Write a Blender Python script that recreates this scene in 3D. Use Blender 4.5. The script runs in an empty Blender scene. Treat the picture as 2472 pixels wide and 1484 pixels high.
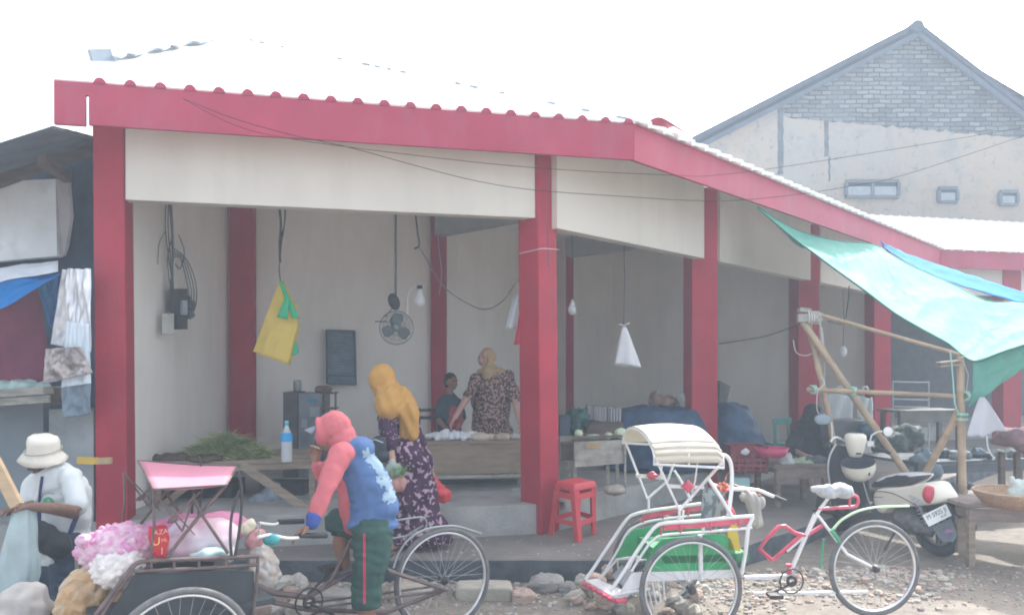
import bpy, math, random
from mathutils import Vector as V, Matrix, noise
R = math.radians
sc = bpy.context.scene
col = sc.collection
random.seed(7)

# ---------------------------------------------------------------- camera, light, exposure
F, CX, HY, H = 1900.0, 1236.0, 880.0, 1.8          # focal length and horizon in a 2472 x 1484 frame, eye height
cam = bpy.data.cameras.new('camera'); cam.sensor_width = 36; cam.lens = 36 * F / 2472
cam.shift_y = (HY - 742) / 2472; cam.clip_end = 3000
co = bpy.data.objects.new('camera', cam); col.objects.link(co)
co.location = (0, 0, H); co.rotation_euler = (R(90), 0, 0); sc.camera = co
HAZE = 0.0095
SUN_EL, SUN_DIR = 43.0, (0.5, 0.866)                # elevation, horizontal direction towards the sun
az = math.atan2(SUN_DIR[0], SUN_DIR[1])             # clockwise from +Y
w = bpy.data.worlds.new('World'); sc.world = w; w.use_nodes = True
nt = w.node_tree; nt.nodes.clear()
sky = nt.nodes.new('ShaderNodeTexSky'); sky.sky_type = 'NISHITA'; sky.sun_disc = False
sky.sun_elevation = R(SUN_EL); sky.sun_rotation = az; sky.dust_density = 6; sky.air_density = 1.0; sky.ozone_density = 1.0
hs = nt.nodes.new('ShaderNodeHueSaturation'); hs.inputs['Saturation'].default_value = 0.38
bg = nt.nodes.new('ShaderNodeBackground'); bg.inputs['Strength'].default_value = 0.15
wo = nt.nodes.new('ShaderNodeOutputWorld')
nt.links.new(sky.outputs[0], hs.inputs['Color']); nt.links.new(hs.outputs[0], bg.inputs[0]); nt.links.new(bg.outputs[0], wo.inputs[0])
sl = bpy.data.lights.new('sun', 'SUN'); sl.energy = 2.6; sl.angle = R(0.8); sl.color = (1, .97, .93)
so = bpy.data.objects.new('sun', sl); col.objects.link(so)
el = R(SUN_EL); sd = V((math.sin(az) * math.cos(el), math.cos(az) * math.cos(el), math.sin(el)))
so.rotation_euler = sd.to_track_quat('Z', 'Y').to_euler(); so.location = (0, 0, 20)
sc.view_settings.view_transform = 'Standard'; sc.view_settings.look = 'None'; sc.view_settings.gamma = 1
sc.view_settings.exposure = 1.90
sc.cycles.filter_width = 1.9; sc.cycles.max_bounces = 12; sc.cycles.diffuse_bounces = 8; sc.cycles.transparent_max_bounces = 12

# ---------------------------------------------------------------- helpers
Z = V((0, 0, 1))
def P(x, y, d): return V(((x - CX) / F * d, d, H - (y - HY) / F * d))      # point seen at x, y standing d metres away
def G(x, y, z=0.0): return P(x, y, (H - z) * F / (y - HY))                  # point seen at x, y at height z
def lerp(a, b, t): return a + (b - a) * t

class MB:
    def __init__(s): s.v = []; s.f = []; s.mi = []; s.sm = []; s.cur = 0; s.smooth = False
    def add(s, vs, fs, smooth=False):
        o = len(s.v); s.v += [V(p) for p in vs]
        for f in fs: s.f.append([i + o for i in f]); s.mi.append(s.cur); s.sm.append(smooth)
        return s
    def hexa(s, b, t):
        return s.add(list(b) + list(t), [(3,2,1,0),(4,5,6,7),(0,1,5,4),(1,2,6,5),(2,3,7,6),(3,0,4,7)])
    def box(s, c, sz, rz=0.0, M=None):
        c = V(c); x, y, z = [a / 2 for a in sz]
        Q = M if M is not None else Matrix.Rotation(rz, 3, 'Z')
        p = [c + Q @ V(q) for q in ((-x,-y,-z),(x,-y,-z),(x,y,-z),(-x,y,-z),(-x,-y,z),(x,-y,z),(x,y,z),(-x,y,z))]
        return s.hexa(p[:4], p[4:])
    def slab(s, poly, ex):
        n = len(poly); ex = V(ex); a = [V(p) for p in poly]; b = [p + ex for p in a]
        return s.add(a + b, [tuple(range(n))[::-1], tuple(range(n, 2*n))] + [(i, (i+1) % n, (i+1) % n + n, i + n) for i in range(n)])
    def beam(s, a, b, w, h, up=Z):
        a, b = V(a), V(b); t = (b - a).normalized()
        if abs(t.dot(up)) > .98: up = V((0, 1, 0))
        sx = t.cross(up).normalized() * w / 2; sy = sx.cross(t).normalized() * h / 2
        return s.hexa([a-sx-sy, a+sx-sy, a+sx+sy, a-sx+sy], [b-sx-sy, b+sx-sy, b+sx+sy, b-sx+sy])
    def tube(s, pts, r, n=8, closed=False, smooth=True, flat=1.0):
        pts = [V(p) for p in pts]; m = len(pts)
        rr = r if isinstance(r, (list, tuple)) else [r] * m
        t0 = (pts[1] - pts[0]).normalized(); ref = Z if abs(t0.z) < .9 else V((1, 0, 0))
        u = t0.cross(ref).normalized(); vs = []
        for i, p in enumerate(pts):
            if closed: t = (pts[(i+1) % m] - pts[i-1]).normalized()
            else: t = (pts[min(i+1, m-1)] - pts[max(i-1, 0)]).normalized()
            u = (u - t * u.dot(t)).normalized(); v = t.cross(u)
            for k in range(n):
                a = 2 * math.pi * k / n; vs.append(p + (u * math.cos(a) + v * math.sin(a) * flat) * rr[i])
        fs = []
        for i in range(m if closed else m - 1):
            j = (i + 1) % m
            for k in range(n): fs.append((i*n+k, i*n+(k+1) % n, j*n+(k+1) % n, j*n+k))
        s.add(vs, fs, smooth)
        if not closed: s.add(vs[:n], [tuple(range(n))[::-1]]); s.add(vs[-n:], [tuple(range(n))])
        return s
    def ell(s, c, rad, M=None, nu=14, nv=9):
        c = V(c); rad = (rad,) * 3 if isinstance(rad, (int, float)) else rad; M = M or Matrix.Identity(3); vs = []
        for i in range(nv + 1):
            a = math.pi * i / nv
            for k in range(nu):
                b = 2 * math.pi * k / nu
                vs.append(c + M @ V((rad[0]*math.sin(a)*math.cos(b), rad[1]*math.sin(a)*math.sin(b), -rad[2]*math.cos(a))))
        fs = [(i*nu+k, i*nu+(k+1) % nu, (i+1)*nu+(k+1) % nu, (i+1)*nu+k) for i in range(nv) for k in range(nu)]
        return s.add(vs, fs, True)
    def cap(s, a, ra, b, rb, n=12):
        a, b = V(a), V(b); t = (b - a).normalized(); pts, rr = [], []
        for k in range(4): th = math.pi / 2 * k / 4; pts.append(a - t * ra * math.cos(th)); rr.append(max(ra * math.sin(th), ra * .05))
        pts.append(a); rr.append(ra); pts.append(b); rr.append(rb)
        for k in range(3, -1, -1): th = math.pi / 2 * k / 4; pts.append(b + t * rb * math.cos(th)); rr.append(max(rb * math.sin(th), rb * .05))
        return s.tube(pts, rr, n)
    def lathe(s, prof, c, n=20, M=None):
        c = V(c); M = M or Matrix.Identity(3); vs = []
        for r, z in prof:
            for k in range(n): a = 2*math.pi*k/n; vs.append(c + M @ V((r*math.cos(a), r*math.sin(a), z)))
        fs = [(i*n+k, i*n+(k+1) % n, (i+1)*n+(k+1) % n, (i+1)*n+k) for i in range(len(prof)-1) for k in range(n)]
        return s.add(vs, fs, True)
    def torus(s, c, ax, Rr, r, nu=48, nv=8, flat=1.0):
        c, ax = V(c), V(ax).normalized(); u = ax.cross(Z).normalized() if abs(ax.z) < .95 else V((1,0,0)); v = ax.cross(u); vs = []
        for i in range(nu):
            a = 2*math.pi*i/nu; e = u*math.cos(a) + v*math.sin(a)
            for k in range(nv):
                b = 2*math.pi*k/nv; vs.append(c + e*(Rr + r*math.cos(b)) + ax*r*flat*math.sin(b))
        return s.add(vs, [(i*nv+k, i*nv+(k+1) % nv, ((i+1) % nu)*nv+(k+1) % nv, ((i+1) % nu)*nv+k) for i in range(nu) for k in range(nv)], True)
    def sheet(s, fn, nu, nv, th=.004, smooth=True):
        g = [[V(fn(i/nu, j/nv)) for i in range(nu+1)] for j in range(nv+1)]; vs, nn = [], []
        for j in range(nv+1):
            for i in range(nu+1):
                a = g[j][min(i+1, nu)] - g[j][max(i-1, 0)]; b = g[min(j+1, nv)][i] - g[max(j-1, 0)][i]
                q = a.cross(b); nn.append(q.normalized() * th / 2 if q.length > 1e-9 else V((0,0,th/2))); vs.append(g[j][i])
        w_ = nu + 1; N = len(vs); f = lambda i, j: j*w_ + i
        top = [p+q for p, q in zip(vs, nn)]; bot = [p-q for p, q in zip(vs, nn)]
        fs = []
        for j in range(nv):
            for i in range(nu):
                q = (f(i,j), f(i+1,j), f(i+1,j+1), f(i,j+1)); fs.append(q); fs.append(tuple(x+N for x in q[::-1]))
        for i in range(nu): fs.append((f(i,0)+N, f(i+1,0)+N, f(i+1,0), f(i,0))); fs.append((f(i,nv), f(i+1,nv), f(i+1,nv)+N, f(i,nv)+N))
        for j in range(nv): fs.append((f(0,j), f(0,j+1), f(0,j+1)+N, f(0,j)+N)); fs.append((f(nu,j)+N, f(nu,j+1)+N, f(nu,j+1), f(nu,j)))
        return s.add(top + bot, fs, smooth)
    def loft(s, secs, n=24, caps=True):      # secs: (centre, half width x, half width y)
        vs = []
        for c, a, b in secs:
            for k in range(n): t = 2*math.pi*k/n; vs.append(V(c) + V((a*math.cos(t), b*math.sin(t), 0)))
        fs = [(i*n+k, i*n+(k+1) % n, (i+1)*n+(k+1) % n, (i+1)*n+k) for i in range(len(secs)-1) for k in range(n)]
        s.add(vs, fs, True)
        if caps: s.add(vs[:n], [tuple(range(n))[::-1]]); s.add(vs[-n:], [tuple(range(n))])
        return s
    def rock(s, c, rad, seed=0, nu=9, nv=6, jag=.28, M=None):
        c = V(c); rad = (rad,)*3 if isinstance(rad, (int, float)) else rad; k0 = len(s.v); s.ell(c, rad, M, nu, nv)
        for i in range(k0, len(s.v)):
            q = s.v[i] - c; d = q.length or 1; h = noise.noise(q.normalized() * 1.7 + V((seed * 3.7, seed * 1.3, seed * .7)))
            s.v[i] = c + q * (1 + jag * h * 1.6)
        for i in range(len(s.sm)-nu*nv, len(s.sm)): s.sm[i] = False
        return s
    def build(s, name, m, parent=None, wr=None, bevel=0):
        me = bpy.data.meshes.new(name); org = parent_origin(parent)
        me.from_pydata([tuple(p - org) for p in s.v], [], s.f)
        ms = m if isinstance(m, (list, tuple)) else [m]
        for x in ms: me.materials.append(x)
        me.polygons.foreach_set('material_index', [min(i, len(ms)-1) for i in s.mi]); me.polygons.foreach_set('use_smooth', s.sm)
        me.update()
        o = bpy.data.objects.new(name, me); col.objects.link(o)
        if parent is not None: o.parent = parent
        if wr: wrinkle(o, *wr)
        if bevel:
            b = o.modifiers.new('b', 'BEVEL'); b.width = bevel; b.segments = 2; b.limit_method = 'ANGLE'
        return o

def parent_origin(p):
    q = V((0, 0, 0))
    while p is not None: q += p.location; p = p.parent
    return q
def wrinkle(o, amp, fr, seed=0):
    me = o.data; ns = [v.normal.copy() for v in me.vertices]
    for v, n_ in zip(me.vertices, ns):
        h = noise.noise(v.co * fr + V((seed, seed, seed))) + .5 * noise.noise(v.co * fr * 2.3 + V((seed + 5, 0, 0))); v.co += n_ * h * amp
    me.update()
def bake(o):
    dg = bpy.context.evaluated_depsgraph_get(); me = bpy.data.meshes.new_from_object(o.evaluated_get(dg)); o.modifiers.clear(); o.data = me
def blob(name, mb, m, parent=None, voxel=.012, sm=3, wr=None):
    o = mb.build(name, m, parent)
    r = o.modifiers.new('r', 'REMESH'); r.mode = 'VOXEL'; r.voxel_size = voxel; r.use_smooth_shade = True
    if sm: q = o.modifiers.new('s', 'SMOOTH'); q.factor = .5; q.iterations = sm
    bake(o)
    if wr: wrinkle(o, *wr)
    return o
def lump(o, fr, amp, seed=0):
    me = o.data; ns = [v.normal.copy() for v in me.vertices]
    for v, n_ in zip(me.vertices, ns):
        d_ = noise.voronoi(v.co * fr + V((seed, 0, 0)))[0]; v.co += n_ * amp * (min(.5, (d_[1] - d_[0])) * 2 - .5)
    me.update()
def folds(o, a, b, amp, n, ph=0.0):
    q = parent_origin(o.parent); a, b = V(a) - q, V(b) - q; d_ = b - a; L2 = d_.length_squared; me = o.data; ns = [v.normal.copy() for v in me.vertices]
    for v, m_ in zip(me.vertices, ns):
        t = (v.co - a).dot(d_) / L2
        if -.15 < t < 1.15:
            s_ = math.sin(2*math.pi*(t*n + ph + .9*noise.noise(v.co*7))); w_ = .35 + .65*max(0, noise.noise(v.co*4 + V((9,0,0)))*1.6 + .4); v.co += m_*amp*(abs(s_)**.6*math.copysign(1, s_))*w_
    me.update()
def clampz(o, z, cond=lambda p: True):
    q = parent_origin(o.parent)
    for v in o.data.vertices:
        p = v.co + q
        if p.z < z and cond(p): v.co.z = z - q.z + (p.z - z) * .06
    o.data.update()
def tag(o, label=None, cat=None, group=None, kind=None):
    if label: o['label'] = label
    if cat: o['category'] = cat
    if group: o['group'] = group
    if kind: o['kind'] = kind
    return o
def empty(name, loc, label=None, cat=None, group=None):
    o = bpy.data.objects.new(name, None); o.location = loc; o.empty_display_size = .1; col.objects.link(o)
    return tag(o, label, cat, group)
def dup(root, loc, label=None):
    c = root.copy(); col.objects.link(c); c.location = loc
    if label: c['label'] = label
    for ch in list(root.children):
        d = ch.copy(); col.objects.link(d); d.parent = c
        for g in list(ch.children): e = g.copy(); col.objects.link(e); e.parent = d
    return c
def tuck(body, cloths, margin=.008, reach=.04):
    from mathutils.bvhtree import BVHTree
    vn = [v.normal.copy() for v in body.data.vertices]
    for c in cloths:
        t = BVHTree.FromPolygons([v.co for v in c.data.vertices], [tuple(p.vertices) for p in c.data.polygons])
        for v, n_ in zip(body.data.vertices, vn):
            loc, nn, _, dist = t.find_nearest(v.co, reach + .01)
            if loc is None: continue
            sd_ = (v.co - loc).dot(nn)
            if -margin < sd_ < reach and nn.dot(n_) > .55: v.co = loc - nn * margin
    body.data.update()
def text(name, s, size, origin, ux, uy, m, parent, ext=.0008):
    cu = bpy.data.curves.new(name, 'FONT'); cu.body = s; cu.size = size; cu.extrude = ext; cu.align_x = 'CENTER'; cu.align_y = 'CENTER'
    t = bpy.data.objects.new(name + '_curve', cu); col.objects.link(t)
    dg = bpy.context.evaluated_depsgraph_get(); dg.update(); me = bpy.data.meshes.new_from_object(t.evaluated_get(dg)); bpy.data.objects.remove(t)
    ux, uy = V(ux).normalized(), V(uy).normalized(); nz = ux.cross(uy); org = V(origin) - parent_origin(parent)
    for v in me.vertices: v.co = org + ux * v.co.x + uy * v.co.y + nz * v.co.z
    me.materials.clear(); me.materials.append(m); me.update()
    o = bpy.data.objects.new(name, me); col.objects.link(o); o.parent = parent
    return o

# ---------------------------------------------------------------- materials
def mat(name, c, rough=.7, var=.12, scale=6.0, c2=None, lo=.4, hi=.65, bump=0.0, bscale=None, metal=0.0, stretch=(1,1,1), trans=0.0, alpha=1.0, spec=.4, dirt=0.0, dcol=(.12,.11,.1), dscale=1.2, coat=0.0, dst=(1,1,1)):
    m = bpy.data.materials.new(name); m.use_nodes = True; n = m.node_tree.nodes; L = m.node_tree.links; n.clear()
    out = n.new('ShaderNodeOutputMaterial'); b = n.new('ShaderNodeBsdfPrincipled')
    b.inputs['Roughness'].default_value = rough; b.inputs['Metallic'].default_value = metal; b.inputs['Specular IOR Level'].default_value = spec
    if coat: b.inputs['Coat Weight'].default_value = coat; b.inputs['Coat Roughness'].default_value = .1
    tc = n.new('ShaderNodeTexCoord'); mp = n.new('ShaderNodeMapping'); mp.inputs['Scale'].default_value = stretch; L.new(tc.outputs['Object'], mp.inputs[0])
    nz = n.new('ShaderNodeTexNoise'); nz.inputs['Scale'].default_value = scale; nz.inputs['Detail'].default_value = 6; L.new(mp.outputs[0], nz.inputs[0])
    rp = n.new('ShaderNodeValToRGB'); e = rp.color_ramp.elements
    ca = tuple(x * (1 - var) for x in c[:3]) + (1,); cb = (tuple(c2) + (1,)) if c2 else tuple(min(1, x * (1 + var)) for x in c[:3]) + (1,)
    e[0].color = ca if not c2 else tuple(c[:3]) + (1,); e[1].color = cb; e[0].position = lo if c2 else .3; e[1].position = hi if c2 else .7
    L.new(nz.outputs['Fac'], rp.inputs[0]); cc = rp.outputs[0]
    if dirt:
        n2 = n.new('ShaderNodeTexNoise'); n2.inputs['Scale'].default_value = dscale; n2.inputs['Detail'].default_value = 8; n2.inputs['Roughness'].default_value = .65; m2 = n.new('ShaderNodeMapping'); m2.inputs['Scale'].default_value = dst; L.new(tc.outputs['Object'], m2.inputs[0]); L.new(m2.outputs[0], n2.inputs[0])
        r2 = n.new('ShaderNodeValToRGB'); r2.color_ramp.elements[0].position = .48; r2.color_ramp.elements[1].position = .72; L.new(n2.outputs['Fac'], r2.inputs[0])
        mu = n.new('ShaderNodeMath'); mu.operation = 'MULTIPLY'; mu.inputs[1].default_value = dirt; L.new(r2.outputs[0], mu.inputs[0])
        mx = n.new('ShaderNodeMix'); mx.data_type = 'RGBA'; L.new(mu.outputs[0], mx.inputs[0]); L.new(cc, mx.inputs[6]); mx.inputs[7].default_value = tuple(dcol) + (1,); cc = mx.outputs[2]
    L.new(cc, b.inputs['Base Color'])
    if bump:
        n3 = n.new('ShaderNodeTexNoise'); n3.inputs['Scale'].default_value = bscale or scale * 5; n3.inputs['Detail'].default_value = 5; L.new(mp.outputs[0], n3.inputs[0])
        bp = n.new('ShaderNodeBump'); bp.inputs['Strength'].default_value = bump; bp.inputs['Distance'].default_value = .02; L.new(n3.outputs['Fac'], bp.inputs['Height']); L.new(bp.outputs[0], b.inputs['Normal'])
    sh = b.outputs[0]
    if trans:
        t = n.new('ShaderNodeBsdfTranslucent'); L.new(cc, t.inputs[0]); ms = n.new('ShaderNodeMixShader'); ms.inputs[0].default_value = trans; L.new(sh, ms.inputs[1]); L.new(t.outputs[0], ms.inputs[2]); sh = ms.outputs[0]
    if alpha < 1:
        t = n.new('ShaderNodeBsdfTransparent'); ms = n.new('ShaderNodeMixShader'); ms.inputs[0].default_value = alpha; L.new(t.outputs[0], ms.inputs[1]); L.new(sh, ms.inputs[2]); sh = ms.outputs[0]
    L.new(sh, out.inputs[0]); m['bsdf'] = b.name
    return m
def tex_mat(name, build, rough=.8, bump=0):
    m = bpy.data.materials.new(name); m.use_nodes = True; n = m.node_tree.nodes; L = m.node_tree.links; b = n['Principled BSDF']; b.inputs['Roughness'].default_value = rough; b.inputs['Specular IOR Level'].default_value = .15
    tc = n.new('ShaderNodeTexCoord'); c, h = build(n, L, tc); L.new(c, b.inputs['Base Color'])
    if h is not None and bump:
        bp = n.new('ShaderNodeBump'); bp.inputs['Strength'].default_value = bump; bp.inputs['Distance'].default_value = .02; L.new(h, bp.inputs['Height']); L.new(bp.outputs[0], b.inputs['Normal'])
    return m
def mixc(n, L, f, a, b):
    x = n.new('ShaderNodeMix'); x.data_type = 'RGBA'
    for s_, v_ in ((0, f), (6, a), (7, b)):
        if hasattr(v_, 'links') or hasattr(v_, 'node'): L.new(v_, x.inputs[s_])
        else: x.inputs[s_].default_value = v_ if s_ == 0 else tuple(v_) + (1,)
    return x.outputs[2]
def ramp(n, L, f, a, b):
    r = n.new('ShaderNodeValToRGB'); r.color_ramp.elements[0].position = a; r.color_ramp.elements[1].position = b; L.new(f, r.inputs[0]); return r.outputs[0]
def nz(n, L, vec, sc_, det=6, ro=.6):
    x = n.new('ShaderNodeTexNoise'); x.inputs['Scale'].default_value = sc_; x.inputs['Detail'].default_value = det; x.inputs['Roughness'].default_value = ro; L.new(vec, x.inputs[0]); return x.outputs['Fac']
def pattern(name, base, mark, sc_, th=.5, kind='noise', rough=.85):
    def b(n, L, tc):
        if kind == 'noise': f = ramp(n, L, nz(n, L, tc.outputs['Object'], sc_, 2, .4), th, th + .03)
        else:
            v = n.new('ShaderNodeTexVoronoi'); v.feature = 'DISTANCE_TO_EDGE' if kind == 'net' else 'F1'; v.inputs['Scale'].default_value = sc_; L.new(tc.outputs['Object'], v.inputs[0])
            f = ramp(n, L, v.outputs['Distance'], th, th + .05)
        return mixc(n, L, f, base, mark), None
    return tex_mat(name, b, rough)

RED = mat('red_paint', (.37,.018,.044), .6, .14, 2.5, bump=.15, bscale=22, dirt=.6, dcol=(.27,.06,.08), dscale=3, dst=(1,1,.25))
ROSE = mat('glare_tinted_fascia', (.40,.045,.09), .6, .10, 2, dirt=.5, dcol=(.36,.11,.16), dscale=2.5, dst=(1,1,.35))  # pillar red made pinker in colour for the sky glare over it
HEADER = mat('dimmed_cream_header', (.63,.60,.53), .85, .05, 1.0, bump=.1, bscale=12, dirt=.4, dcol=(.50,.48,.42), dscale=2.4, dst=(1,1,.22))  # same cream as the inner walls, darkened to balance the daylight on it
CREAM = mat('lightened_cream_wall', (.83,.80,.75), .85, .05, 1.0, bump=.1, bscale=12, dirt=.4, dcol=(.66,.62,.55), dscale=2.4, dst=(1,1,.22))  # inner walls lightened in colour to make up for weak indoor light
ROOFW = mat('white_roof_sheet', (.85,.85,.83), .45, .03)
CONC = mat('concrete', (.36,.36,.345), .9, .18, 3, bump=.35, bscale=30, dirt=.4, dcol=(.16,.17,.18), dscale=2)
APRON = mat('apron_concrete', (.185,.17,.16), .92, .2, 2.5, bump=.35, bscale=25, dirt=.5, dcol=(.15,.15,.15), dscale=1.6)
KERB = mat('dark_kerb_concrete', (.075,.09,.105), .9, .35, 5, bump=.6, bscale=18, dirt=.45, dcol=(.13,.15,.16), dscale=3)
WOOD = mat('weathered_wood', (.30,.245,.19), .85, .25, 4, stretch=(1,1,6), bump=.25, dirt=.3, dcol=(.14,.12,.11))
WOODG = mat('grey_wood', (.33,.32,.28), .88, .25, 5, stretch=(1,1,5), bump=.3, dirt=.45, dcol=(.13,.13,.12), dscale=5)
WOODD = mat('dark_wood', (.13,.105,.09), .85, .25, 4, stretch=(1,1,5), bump=.2)
BAMB = mat('bamboo', (.44,.33,.22), .6, .2, 5, stretch=(1,1,1), bump=.1, dirt=.4, dcol=(.22,.17,.13), dscale=6)
STEELD = mat('dark_steel', (.05,.05,.055), .45, .3, 12, metal=.3, dirt=.3, dcol=(.13,.08,.06), dscale=9)
RUST = mat('rusty_frame', (.13,.10,.10), .55, .3, 12, metal=.2, dirt=.5, dcol=(.22,.15,.12), dscale=11)
CHROME = mat('chrome', (.75,.76,.77), .32, .1, metal=.8)
RUBBER = mat('dusty_rubber', (.14,.14,.145), .85, .25, 14, dirt=.4, dcol=(.25,.24,.23), dscale=8)
BLACK = mat('black_plastic', (.025,.028,.032), .5, .2)
WHITEP = mat('white_paint', (.75,.75,.76), .4, .08, 8, dirt=.25, dcol=(.5,.45,.42), dscale=12)
PINKP = mat('red_pink_paint', (.62,.09,.15), .4, .15, 10, dirt=.3, dcol=(.65,.4,.42), dscale=14)
GREENP = mat('green_paint', (.04,.33,.13), .5, .2, 4, dirt=.35, dcol=(.14,.45,.22), dscale=7)
REDPL = mat('red_plastic', (.55,.06,.075), .45, .06, 4)
WBAG = mat('white_plastic_bag', (.82,.84,.86), .4, .05, 6, trans=.35)
CBAG = mat('clear_plastic_bag', (.72,.80,.82), .35, .12, 9, trans=.3, alpha=.72)
SKIN = mat('brown_skin', (.28,.15,.10), .55, .1, 10)
SKIN2 = mat('light_brown_skin', (.42,.26,.20), .55, .08, 10)
CABLE = mat('black_cable', (.03,.03,.035), .6)
WCABLE = mat('white_cable', (.65,.65,.65), .6)

# ---------------------------------------------------------------- ground
def gmat():
    def b(n, L, tc):
        v = tc.outputs['Object']
        a = ramp(n, L, nz(n, L, v, .55, 8, .65), .38, .62); d = ramp(n, L, nz(n, L, v, 9, 8, .7), .35, .7); g = nz(n, L, v, 45, 4, .7)
        c = mixc(n, L, a, (.24,.205,.17), (.155,.14,.125)); c = mixc(n, L, d, c, (.29,.26,.225)); f = ramp(n, L, g, .55, .75); c = mixc(n, L, f, c, (.12,.11,.10))
        return c, g
    return tex_mat('dusty_ground', b, .95, .6)
GROUND = gmat()
def axis(a, b, fine0, fine1, st, big):
    r = [a]; x = fine0
    for k in (.5, .2, .08): 
        v_ = fine0 - (fine0 - a) * k; r.append(v_)
    while x < fine1: r.append(x); x += st
    for k in (.0, .03, .1, .3, 1): r.append(fine1 + (b - fine1) * k)
    return r
def gz(x, y):
    z = .012 * noise.noise(V((x*1.3, y*1.3, 0))) + .006 * noise.noise(V((x*6, y*6, 3)))
    z += .10 * math.exp(-((x-1.0)**2/.35 + (y-5.95)**2/.10)) + .07 * math.exp(-((x-2.6)**2/1.6 + (y-6.45)**2/.12)) + .07*math.exp(-((x+1.7)**2/1.2 + (y-6.15)**2/.05))
    return z if abs(x) < 9 and 1 < y < 16 else 0
xs = axis(-600, 600, -5, 6, .08, 0); ys = axis(-80, 900, 2.5, 10, .08, 0)
mb = MB(); mb.add([(x, y, gz(x, y)) for y in ys for x in xs], [(j*len(xs)+i, j*len(xs)+i+1, (j+1)*len(xs)+i+1, (j+1)*len(xs)+i) for j in range(len(ys)-1) for i in range(len(xs)-1)], True)
tag(mb.build('ground', GROUND), kind='structure')

# pavement apron in front of the market, with its broken kerb face
kp = [(-14,6.75),(-3.3,6.62),(-2,6.5),(-.6,6.5),(.98,6.50),(1.45,6.52),(2.05,6.97),(3.19,8.13),(6.6,11.6),(11,16)]
mb = MB(); row = []
fine = []
for (x0,y0),(x1,y1) in zip(kp, kp[1:]):
    m_ = max(1, int(math.hypot(x1-x0, y1-y0) / .07)) if abs(x0) < 7 else 2
    fine += [(x0+(x1-x0)*k/m_, y0+(y1-y0)*k/m_) for k in range(m_)]
fine.append(kp[-1]); vs = []
for x, y in fine:
    j = .018 * noise.noise(V((x*4, y*4, 0)))
    vs += [(x, y + j*1.2 + .012, -.05), (x, y + j*2, .10 + j), (x, y + j, .185), (x, y+.018+j, .2 + j*.2), (x, y+.5, .2), (x - 6, 30, .2)]
mb.add(vs, [(i*6+k, (i+1)*6+k, (i+1)*6+k+1, i*6+k+1) for i in range(len(fine)-1) for k in range(5)])
mb.mi = [0 if k % 5 < 2 else 1 for k in range(len(mb.mi))]
tag(mb.build('pavement', [KERB, APRON]), kind='structure')
# ---------------------------------------------------------------- market building
FD = V((1, .2386, 0)).normalized(); FN = V((-.2386, 1, 0)).normalized()      # front facade: along, backwards
RD = V((.902, 1, 0)).normalized(); RN = V((-1, .902, 0)).normalized()        # right wing: along, backwards
def front(px, d0, z): d = d0 / (1 - .2386 * (px - CX) / F); return V(((px - CX) / F * d, d, z))
def wing(px, p0, z):
    a = (px - CX) / F; t = (a * p0[1] - p0[0]) / (.902 - a); return V((p0[0] + .902*t, p0[1] + t, z))
WALL0 = (.43, 7.5); FAS0 = (1.124, 7.266)
mk = empty('market_building', (0, 9, 0), 'open market hall of red pillars and cream walls under a white sheet roof', 'market')
def quadwall(a, b, z0, z1, nrm, th, name='wall_panel', m=CREAM, mbx=None):
    q = mbx or MB(); a0 = V((a.x, a.y, z0)); b0 = V((b.x, b.y, z0)); e = nrm * th
    q.hexa([a0, b0, b0+e, a0+e], [V((p.x, p.y, z1)) for p in (a0, b0, b0+e, a0+e)])
    return q if mbx else q.build(name, m, mk)
def pillar(c, z0=.48, z1=4.0, lean=V((0,0,0)), m=RED):
    MB().hexa([V((p.x, p.y, z0)) for p in c], [V((p.x, p.y, z1)) - lean for p in c]).build('pillar', m, mk, bevel=.012)
# floor slab
fl = front(212, 7.45, .48); bp = V((.33, 7.47, .48)); mid = wing(1400, WALL0, .48)
poly = [V((-14, fl.y - 2.3, .48)), fl, bp, V((WALL0[0]+.902*9, WALL0[1]+9, .48)), V((16, 19, .48)), V((16, 30, .48)), V((-14, 30, .48))]
mb = MB(); mb.slab([V((p.x, p.y, 0)) for p in poly], (0,0,.48)); mb.build('floor_slab', CONC, mk)
# pillars
a, b = front(232, 7.42, 0), front(309, 7.42, 0); pillar([a, b, b + FN*.31, a + FN*.31], .2, lean=V((.035,0,0)))
pillar([P(1257,0,7.62), P(1306,0,7.40), P(1351,0,7.60), P(1300,0,7.86)], .2, lean=V((.035,0,0)))
for x0, x1, d, n_ in ((1670,1733,9.75,.2),(1927,1979,12.28,.2),(2110,2151,14.9,.2),(2422,2466,15.9,.2)):
    a, b = P(x0,0,d), P(x1,0,d+.05); pillar([a, b, b + V((-.04,.32,0)), a + V((-.04,.32,0))], .2)
for x0, x1, d in ((553,612,9.85),(1040,1077,11.4),(1367,1385,13.6)):
    a, b = P(x0,0,d), P(x1,0,d); pillar([a, b, b + V((0,.12,0)), a + V((0,.12,0))])
# header panels
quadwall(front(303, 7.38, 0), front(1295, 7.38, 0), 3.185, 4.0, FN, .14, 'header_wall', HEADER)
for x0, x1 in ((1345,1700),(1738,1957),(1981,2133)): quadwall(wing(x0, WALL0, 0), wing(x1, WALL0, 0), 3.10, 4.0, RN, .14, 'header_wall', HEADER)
quadwall(P(2200,0,15.6), P(2600,0,16.2), 3.2, 4.0, FN, .14, 'header_wall', HEADER)
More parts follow.
